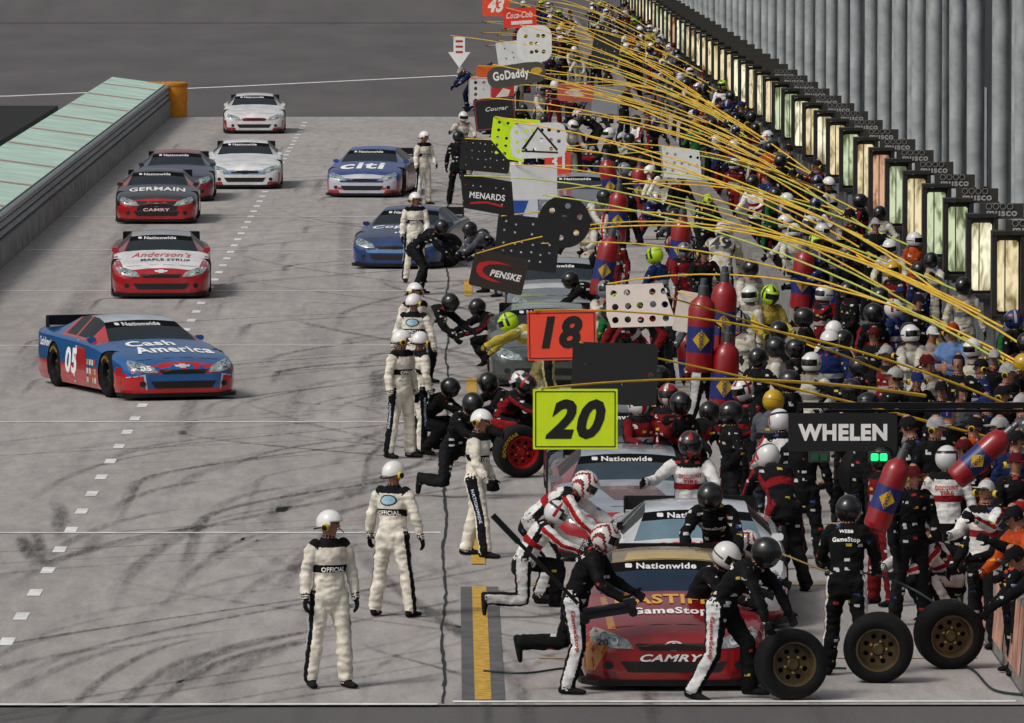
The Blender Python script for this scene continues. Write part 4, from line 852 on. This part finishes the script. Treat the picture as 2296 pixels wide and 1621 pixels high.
# ================= FUEL CANS
b=MB(); b.lathe([(0,0),(.15,0),(.175,.03),(.18,.08),(.18,.26)],(0,0,0),'Z',20,0); b.lathe([(.18,.26),(.18,.60)],(0,0,0),'Z',20,1); b.lathe([(.18,.60),(.18,.82),(.15,.92),(.08,.98),(.07,1.0)],(0,0,0),'Z',20,0)
TANK=b.mesh('tank',[mat('#96121a',.35,0,.2,4,coat=.3,k=.85),mat('#182466',.4)])
b=MB(); b.lathe([(.065,.99),(.065,1.12),(.045,1.14),(.045,1.22),(0,1.23)],(0,0,0),'Z',14); NOZ=b.mesh('nozzle',[mat('#5f6266',.4,.6)])
b=MB(); b.tube([V(.17,0,.25),V(.25,0,.3),V(.25,0,.6),V(.17,0,.65)],.014,8); HAN=b.mesh('handle',[BLACKP])
b=MB(); b.add([V(-.11,-.175,.43),V(0,-.198,.29),V(.11,-.175,.43),V(0,-.198,.57)],[(0,1,3),(1,2,3)]); EMB=b.mesh('diamond_emblem',[mat('#c09a14',.5)],0)
tv,tf=txt('SUNOCO',.03); b=MB(); b.add([V(y*.06,-.203,.43+x*.26) for x,y in tv],tf); LET=b.mesh('can_lettering',[mat('#182466',.5)],0)
def can(px,cy,wpx,tilt,label,lean=0,Wd=.36):
    D=F*Wd/wpx; q=dp(px,cy,D); o=thing('fuel_can',label,'fuel can',q,0); ro=Matrix.Rotation(R(tilt),4,'Y')@Matrix.Rotation(R(lean),4,'X')
    o.rotation_euler=ro.to_euler(); s=Wd/.36; o.scale=(s,s,s); o.location=q-(ro@V(0,0,.55*s))
    tk=link('tank',TANK,o); link('nozzle',NOZ,o); link('handle',HAN,o); link('diamond_emblem',EMB,tk); link('can_lettering',LET,tk)
for a in ((1625,845,62,4,'largest red fuel can, lowest of the group behind the 20 board'),(1572,740,62,3,'red fuel can standing left in the middle cluster'),(1622,705,58,2,'red fuel can standing right in the middle cluster'),(1545,810,50,-6,'thin red fuel can behind the black board'),(1358,590,48,12,'tilted red fuel can left of the crowd below the round board'),(1525,545,45,4,'red fuel can above the white punched board'),(1385,480,42,3,'red fuel can right of the round black board'),(1366,405,38,-8,'red fuel can leaning left above the round board'),(1432,415,35,3,'small red fuel can farthest up the crowd'),(1800,620,48,5,'red fuel can in the crowd below the floodlights'),(1888,645,44,6,'red fuel can rightmost in the upper crowd'),(1645,440,32,4,'tiny red fuel can below the white board in mid crowd'),(1250,215,24,5,'tiny red fuel can far up the pits')): can(*a)
can(1995,1100,60,20,'large tilted fuel can held left of the white vested crew member',0,.29)
can(2205,1020,56,48,'strongly tilted fuel can near the right edge',0,.27)
# ================= SIGN BOARDS
POLEY=[mat('#d8ac28',.4,0,.15),mat('#cfae3c',.4,0,.15),mat('#b4bc50',.4,0,.15)]
def pole_pts(A,B_,bow):
    n=14; return [A.lerp(B_,i/n)+V(0,0,bow*4*(i/n)*(1-i/n)) for i in range(n+1)]
def holes(nx,ny,w,h,r,jit=0):
    rs=random.Random(nx*7+ny); return [circ(-w/2+w*(i+.5)/nx+rs.uniform(-jit,jit),-h/2+h*(j+.5)/ny+rs.uniform(-jit,jit),r) for i in range(nx) for j in range(ny) if rs.random()<.85]
random.seed(21)
PR=[.010+.009*i/14 for i in range(15)]
def sign(label,px,py,wpx,wr,hr,col,tilt=0,hol=(),text=None,round_=.04,shape=None,border=None,poley=0,end=None,deco=(),yaw=0,bow=.45,start=(.45,.45)):
    D=F*wr/wpx; q=dp(px,py,D); t=thing('pit_board',label,'sign board',q,0)
    ol=shape or rrect(wr,hr,round_); vs,fs=plate(ol,hol); b=MB(); b.add(vs,fs); bd=b.build('board',flat(col),t,0); bd.rotation_euler=(0,R(tilt),R(yaw))
    if border:
        o2=[(x*.95,y*.93) for x,y in ol]; o3=[(x*.925,y*.895) for x,y in ol]; vs,fs=plate(o2,[o3],.001); b=MB(); b.add([v+V(0,-.008,0) for v in vs],fs); b.build('border',flat(border),bd,0)
    for i,tx in enumerate(text or ()):
        s,x,z,w_,h_,c_=tx[:6]; flat_text('lettering',s,w_,h_,flat(c_),bd,(x,-.0105-.001*i,z),tx[6] if len(tx)>6 else .03,tx[7] if len(tx)>7 else 0)
    for nm,ol2,c_ in deco:
        vs,fs=plate(ol2,(),.001); b=MB(); b.add([v+V(0,-.008,0) for v in vs],fs); b.build(nm,flat(c_),bd,0)
    B_=end if end is not None else V(8.0+random.uniform(-.3,.3),max(100,D-random.uniform(.02,.07)*D),1.1+random.uniform(-.15,.2))
    A=V(-wr*start[0]*.9,-.02,hr*.5*1.02); pts=pole_pts(A,B_-q,bow); b=MB(); b.tube(pts,PR,7); b.build('pole',POLEY[poley],t,60)
    return t
at=dp
sign('yellow board with black number 20, nearest in the pits',1290,940,190,.84,.60,'#d4ee14',0,text=[('20',0,0,.60,.40,'#101010',.045,.3)],border='#101010',round_=.01,end=at(2075,888,84),bow=.13)
sign('orange red board with black number 18',1260,752,155,.84,.60,'#e8482e',-1,text=[('18',.0,.04,.50,.40,'#101010',.045,.2)],border='#101010',round_=.01,yaw=-3)
sign('large black board just above the yellow 20 board',1378,838,192,1.0,.72,'#17171a',2,hol=[circ(.42,.0,.035),circ(-.05,-.1,.02),circ(-.35,.1,.015),circ(.1,-.12,.02)],end=at(2296,1003,97),bow=.05)
sign('glossy white board with round holes beside the orange 18 board',1435,685,152,.86,.56,'#f0e4da',-3,hol=holes(5,3,.80,.52,.042,.01),shape=[(-.42,.28),(.30,.27),(.43,-.18),(.40,-.28),(-.38,-.26),(-.43,-.1)],end=at(2296,985,108),bow=.2)
sign('tilted brown board with red swoosh and white lettering',1118,610,122,.86,.58,'#2c221e',12,text=[('PENSKE',.12,-.03,.50,.11,'#e4e4e4',.04,.2)],deco=[('swoosh',[(-.36,.0),(-.33,.08),(-.22,.14),(-.05,.16),(.20,.14),(-.02,.125),(-.16,.09),(-.24,.04),(-.26,-.02),(-.22,-.07),(-.1,-.12),(.08,-.16),(-.12,-.16),(-.26,-.13),(-.34,-.07)],'#b81c1c')],end=at(2250,735,118),bow=.9)
sign('dark navy board with small holes behind the round black board',1182,545,142,1.02,.86,'#15181e',6,hol=holes(6,5,.9,.74,.018,.03),end=at(2200,700,119),bow=.6)
sign('round black board with holes',1265,497,118,.74,.74,'#121214',0,hol=[circ(.23*math.cos(a),.23*math.sin(a),.04) for a in [k*PI/3+.3 for k in range(6)]]+[circ(0,.05,.045)],shape=circ(0,0,.37,28),poley=2)
sign('blue and white striped board behind the round board',1175,470,62,.6,.5,'#c4cdd6',0,deco=[('blue_wedge',[(-.28,-.2),(-.05,-.2),(.1,.2),(-.28,.2)],'#1c4a9a')])
sign('black board with white word over a red curved line',1093,437,128,.90,.60,'#0e0e10',6,text=[('MENARDS',0,-.02,.56,.10,'#e8e8e8',.025)],deco=[('red_curve',[(-.26,-.14),(0,-.10),(.26,-.14),(.26,-.17),(0,-.13),(-.26,-.17)],'#b81c1c')],hol=holes(7,2,.84,.5,.012,.0),shape=[(-.46,.3),(.36,.25),(.46,-.3),(-.36,-.24)],poley=2,bow=.6)
sign('blank white square board behind the black lettered one',1197,408,104,.78,.58,'#d8dadc',0,round_=.02)
sign('large neon yellow board behind the white triangle board',1155,312,112,.92,.82,'#cdf414',6,hol=holes(5,5,.8,.7,.028),shape=[(-.44,.36),(.42,.40),(.46,.1),(.2,-.1),(.2,-.4),(-.1,-.38),(-.45,-.05)])
sign('white rounded board with black triangle outline and holes',1207,315,124,.98,.62,'#dfe1e1',-2,hol=holes(6,3,.86,.5,.035,.02),round_=.16,deco=[('triangle',[(-.26,-.16),(0,.2),(.32,-.2),(.34,-.16),(0,.25),(-.3,-.13)],'#16161a'),('triangle',[(-.3,-.19),(.34,-.24),(.34,-.21),(-.3,-.16)],'#16161a')])
sign('small orange red board with digits behind the white triangle board',1250,362,58,.6,.55,'#d8442c',0,text=[('31',0,0,.34,.34,'#e8e8e8')])
sign('dark board with small holes left of the crowd top',1088,348,112,.94,.62,'#141618',5,hol=holes(7,4,.84,.55,.012,.02))
sign('dark lettered board with green corner',1110,255,92,.90,.70,'#17191c',-6,text=[('Cougar',.05,.1,.5,.12,'#d0d4d0',.02,.3)],border='#b8483c')
sign('dark oval board with white lettering and gold end',1158,168,132,1.3,.46,'#4a4a46',-8,text=[('GoDaddy',-.12,0,.80,.26,'#f0f0f0',.035)],deco=[('gold_oval',[(.45+.13*math.cos(a*.5236),.03+.08*math.sin(a*.5236)) for a in range(12)],'#c9a02c')],round_=.2)
sign('orange board behind the dark oval board',1092,160,48,.6,.3,'#d85a1c',0,round_=.1)
sign('white board with red border and holes at the crowd top left',1076,205,50,.66,.84,'#c9cbcb',0,hol=holes(2,4,.5,.7,.05),border='#c4402c',round_=.12)
sign('red and cream board right of the red bordered one',1128,210,50,.6,.5,'#b0282c',0,deco=[('cream_star',[(-.2,-.1),(0,.15),(.2,.1),(.1,-.15)],'#d8d0c0')])
sign('white rounded board with round holes near the top',1198,98,78,.86,.9,'#e4e5e3',0,hol=holes(4,3,.6,.6,.05,.02),round_=.25)
sign('pale angular board behind the rounded white one near the top',1150,118,72,.86,.62,'#d8dbdb',-8,hol=holes(3,3,.6,.4,.025))
sign('white arrow shaped board pointing down with red marks',1030,117,50,.62,.9,'#ececec',0,shape=[(-.16,.42),(.16,.42),(.16,0),(.31,0),(0,-.44),(-.31,0),(-.16,0)],deco=[('red_mark',rrect(.2,.06,.01),'#b0282c'),('red_mark',[(x,z+.15) for x,z in rrect(.2,.06,.01)],'#b0282c'),('red_mark',[(x,z+.3) for x,z in rrect(.2,.06,.01)],'#b0282c')])
sign('red board with white script at the very top',1165,40,75,.95,.55,'#e0382c',-4,text=[('Coca-Cola',0,.08,.75,.18,'#f0e0dc',.02,.4)],deco=[('white_bar',[(x+.05,z-.14) for x,z in rrect(.6,.1,.02)],'#e8dcd8')])
sign('red board with white number cut by the top edge',1112,12,60,.80,.66,'#e84a28',0,text=[('43',0,0,.5,.44,'#f0e8e0',.05,.3)])
sign('dark square board by the green light near the top',1358,112,62,.86,.86,'#23282a',8,hol=holes(5,5,.7,.7,.02,.01),end=at(1470,190,330))
sign('red cloth board with pale swirl in the upper crowd',1290,208,82,.95,.45,'#b85a48',2,deco=[('swirl',[(-.3,0),(-.1,.12),(.25,.1),(.05,.04),(.25,-.06),(0,-.12)],'#d8c0b4')],round_=.1)
sign('grey blank board in the upper crowd',1355,225,58,.7,.75,'#8a9098',0)
sign('white board with round holes in the middle of the crowd',1528,367,100,.86,.60,'#dee0dd',8,hol=holes(5,3,.74,.48,.028,.01),shape=[(-.43,.28),(.3,.3),(.43,-.26),(-.3,-.3)],end=at(1830,420,165),bow=.1)
sign('pale sheet board beside the large white punched board',1545,700,62,.42,.62,'#d8cfc4',10,end=at(2296,1010,110),bow=.1)
D=90; q=at(1890,970,D); t=thing('banner_board','black banner board with white lettering hanging from a dark boom at the right','sign board',q)
b=MB(); b.box((0,0,0),(1.22,.03,.43)); bd=b.build('board',flat('#0d0d0f'),t,0); flat_text('lettering','WHELEN',1.0,.19,flat('#e8e8e8'),bd,(0,-.018,0),.05)
b=MB(); b.box((1.05,.05,.30),(3.1,.06,.065)); b.build('boom',BLACKP,t); b=MB(); b.box((1.2,.1,.235),(2.7,.05,.03)); b.build('boom_rail',BLACKP,t)
for x in (-.5,.5): b=MB(); b.box((x,0,.24),(.03,.02,.1)); b.build('hanger',BLACKP,t)
for px,lb in ((1972,'right'),(1838,'left')):
    q=at(px,1026,89.6); t=thing('signal_light',f'{lb} small signal box under the black banner board','light',q)
    b=MB(); b.box((0,.03,0),(.24,.05,.12),bev=.01); b.build('case',mat('#2a2f2c',.5),t)
    for k in (-1,1):
        b=MB(); b.box((k*.05,-.004,0),(.08,.012,.08),bev=.01); b.build('lamp',mat('#20ff70' if lb=='right' else '#1c4a34',.4,emit=1.8 if lb=='right' else .05),t)
q=at(1373,75,395); t=thing('signal_light','small green light above the dark square board near the top','light',q)
b=MB(); b.lathe([(0,-.12),(.12,-.1),(.15,0),(.1,.1),(0,.1)],(0,0,0),'Y',12); b.build('lamp',mat('#18e060',.4,emit=1.5),t); b=MB(); b.box((0,.15,-.6),(.12,.12,1.5)); b.build('stand',BLACKP,t); b=MB(); b.box((0,.14,0),(.5,.06,.36)); b.build('case',BLACKP,t)
random.seed(9)
D=114
while D<395:
    xa=random.uniform(1.0,3.6); A=V(xa,D+random.uniform(0,3),random.uniform(2.2,3.0)); B_=V(random.uniform(7.9,8.4),max(101,D-random.uniform(.03,.13)*D),random.uniform(.9,1.4))
    t=thing('boom_pole','long yellow pole slanting from the floodlight wall over the pit boxes','pole',A,0,'long yellow poles over the pit boxes')
    b=MB(); b.tube(pole_pts(V(0,0,0),B_-A,random.uniform(.2,.7)),PR,7); b.build('rod',random.choice((POLEY[0],POLEY[0],POLEY[1],POLEY[1],POLEY[2])),t,60)
    b=MB(); b.loft([V(-.03,0,0),V(.10,0,-.01)],[.022,.022],(0,0,1),7); b.build('end_cap',BLACKP,t,60)
    D+=6.6 if D<250 else 7.2
# ================= JACK, GUN, HOSES
q=dp(1365,1375,79.75); t=thing('floor_jack','black floor jack carried by the running crew member','jack',q,0); t.rotation_euler=(0,R(-9),0)
b=MB(); b.box((0,0,0),(.56,.16,.07)); b.box((-.03,.0,.055),(.44,.2,.03)); b.box((.22,0,.055),(.12,.12,.10)); b.build('frame',mat('#22242a',.4,.5),t)
for x in (-.24,.24):
    for y in (-.1,.1):
        b=MB(); b.lathe([(0,-.015),(.045,-.015),(.045,.015),(0,.015)],(x,y,-.03),'Y',14); b.build('caster',RUB,t)
b=MB(); A=dp(1142,1118,79.75)-q; E=dp(1300,1345,79.75)-q; b.tube([A,A.lerp(E,.3),A.lerp(E,.31),E],[.032,.032,.020,.020],8); b.build('handle',BLACKP,t)
def hose(label,pts,r=.012,c='#101214'):
    b=MB(); P=[]
    for i in range(len(pts)-1):
        p0,p1,p2,p3=[Vector(pts[max(0,min(len(pts)-1,k))]) for k in (i-1,i,i+1,i+2)]
        for k in range(6):
            s=k/6; P.append(.5*((2*p1)+(p2-p0)*s+(2*p0-5*p1+4*p2-p3)*s*s+(3*p1-p0-3*p2+p3)*s**3))
    P.append(Vector(pts[-1])); b.tube(P,r,6); tag(b.build('air_hose',mat(c,.5),None,60),label,'hose')
g=lambda x,y:gp(x,y,.02)
hose('thin green black air hose lying along the ground before the red car',[g(1085,1507),g(1180,1512),g(1290,1500),g(1420,1512),g(1700,1500),g(1900,1502)],.012,'#16302c')
hose('air hose looping on the ground at the lower right',[g(2155,1490),g(2190,1510),g(2230,1550),g(2296,1562)],.014,'#16302c')
hose('air hose arching from the wrench toward the wheels at right',[dp(1870,1288,86),dp(1960,1290,86),dp(2060,1330,86),dp(2150,1400,85),dp(2200,1495,84)],.012,'#15201f')
hose('tan air hose stretched from the white car to the wrench',[dp(1735,1235,88),dp(1800,1262,87),dp(1870,1290,86)],.010,'#8a6c34')
t=thing('air_wrench','black and orange air wrench hanging left of the back turned crew member','wrench',dp(1868,1288,86))
b=MB(); b.loft([V(-.06,0,0),V(.08,0,.02)],[.03,.035],(0,0,1),10); b.build('barrel',BLACKP,t); b=MB(); b.loft([V(.08,0,.02),V(.13,0,.03)],[.028,.02],(0,0,1),10); b.build('coupler',mat('#d8501c',.4),t); b=MB(); b.loft([V(.0,0,0),V(.01,0,-.10)],[.018,.018],(1,0,0),8); b.build('grip',BLACKP,t)
print('DONE objects',len(bpy.data.objects))
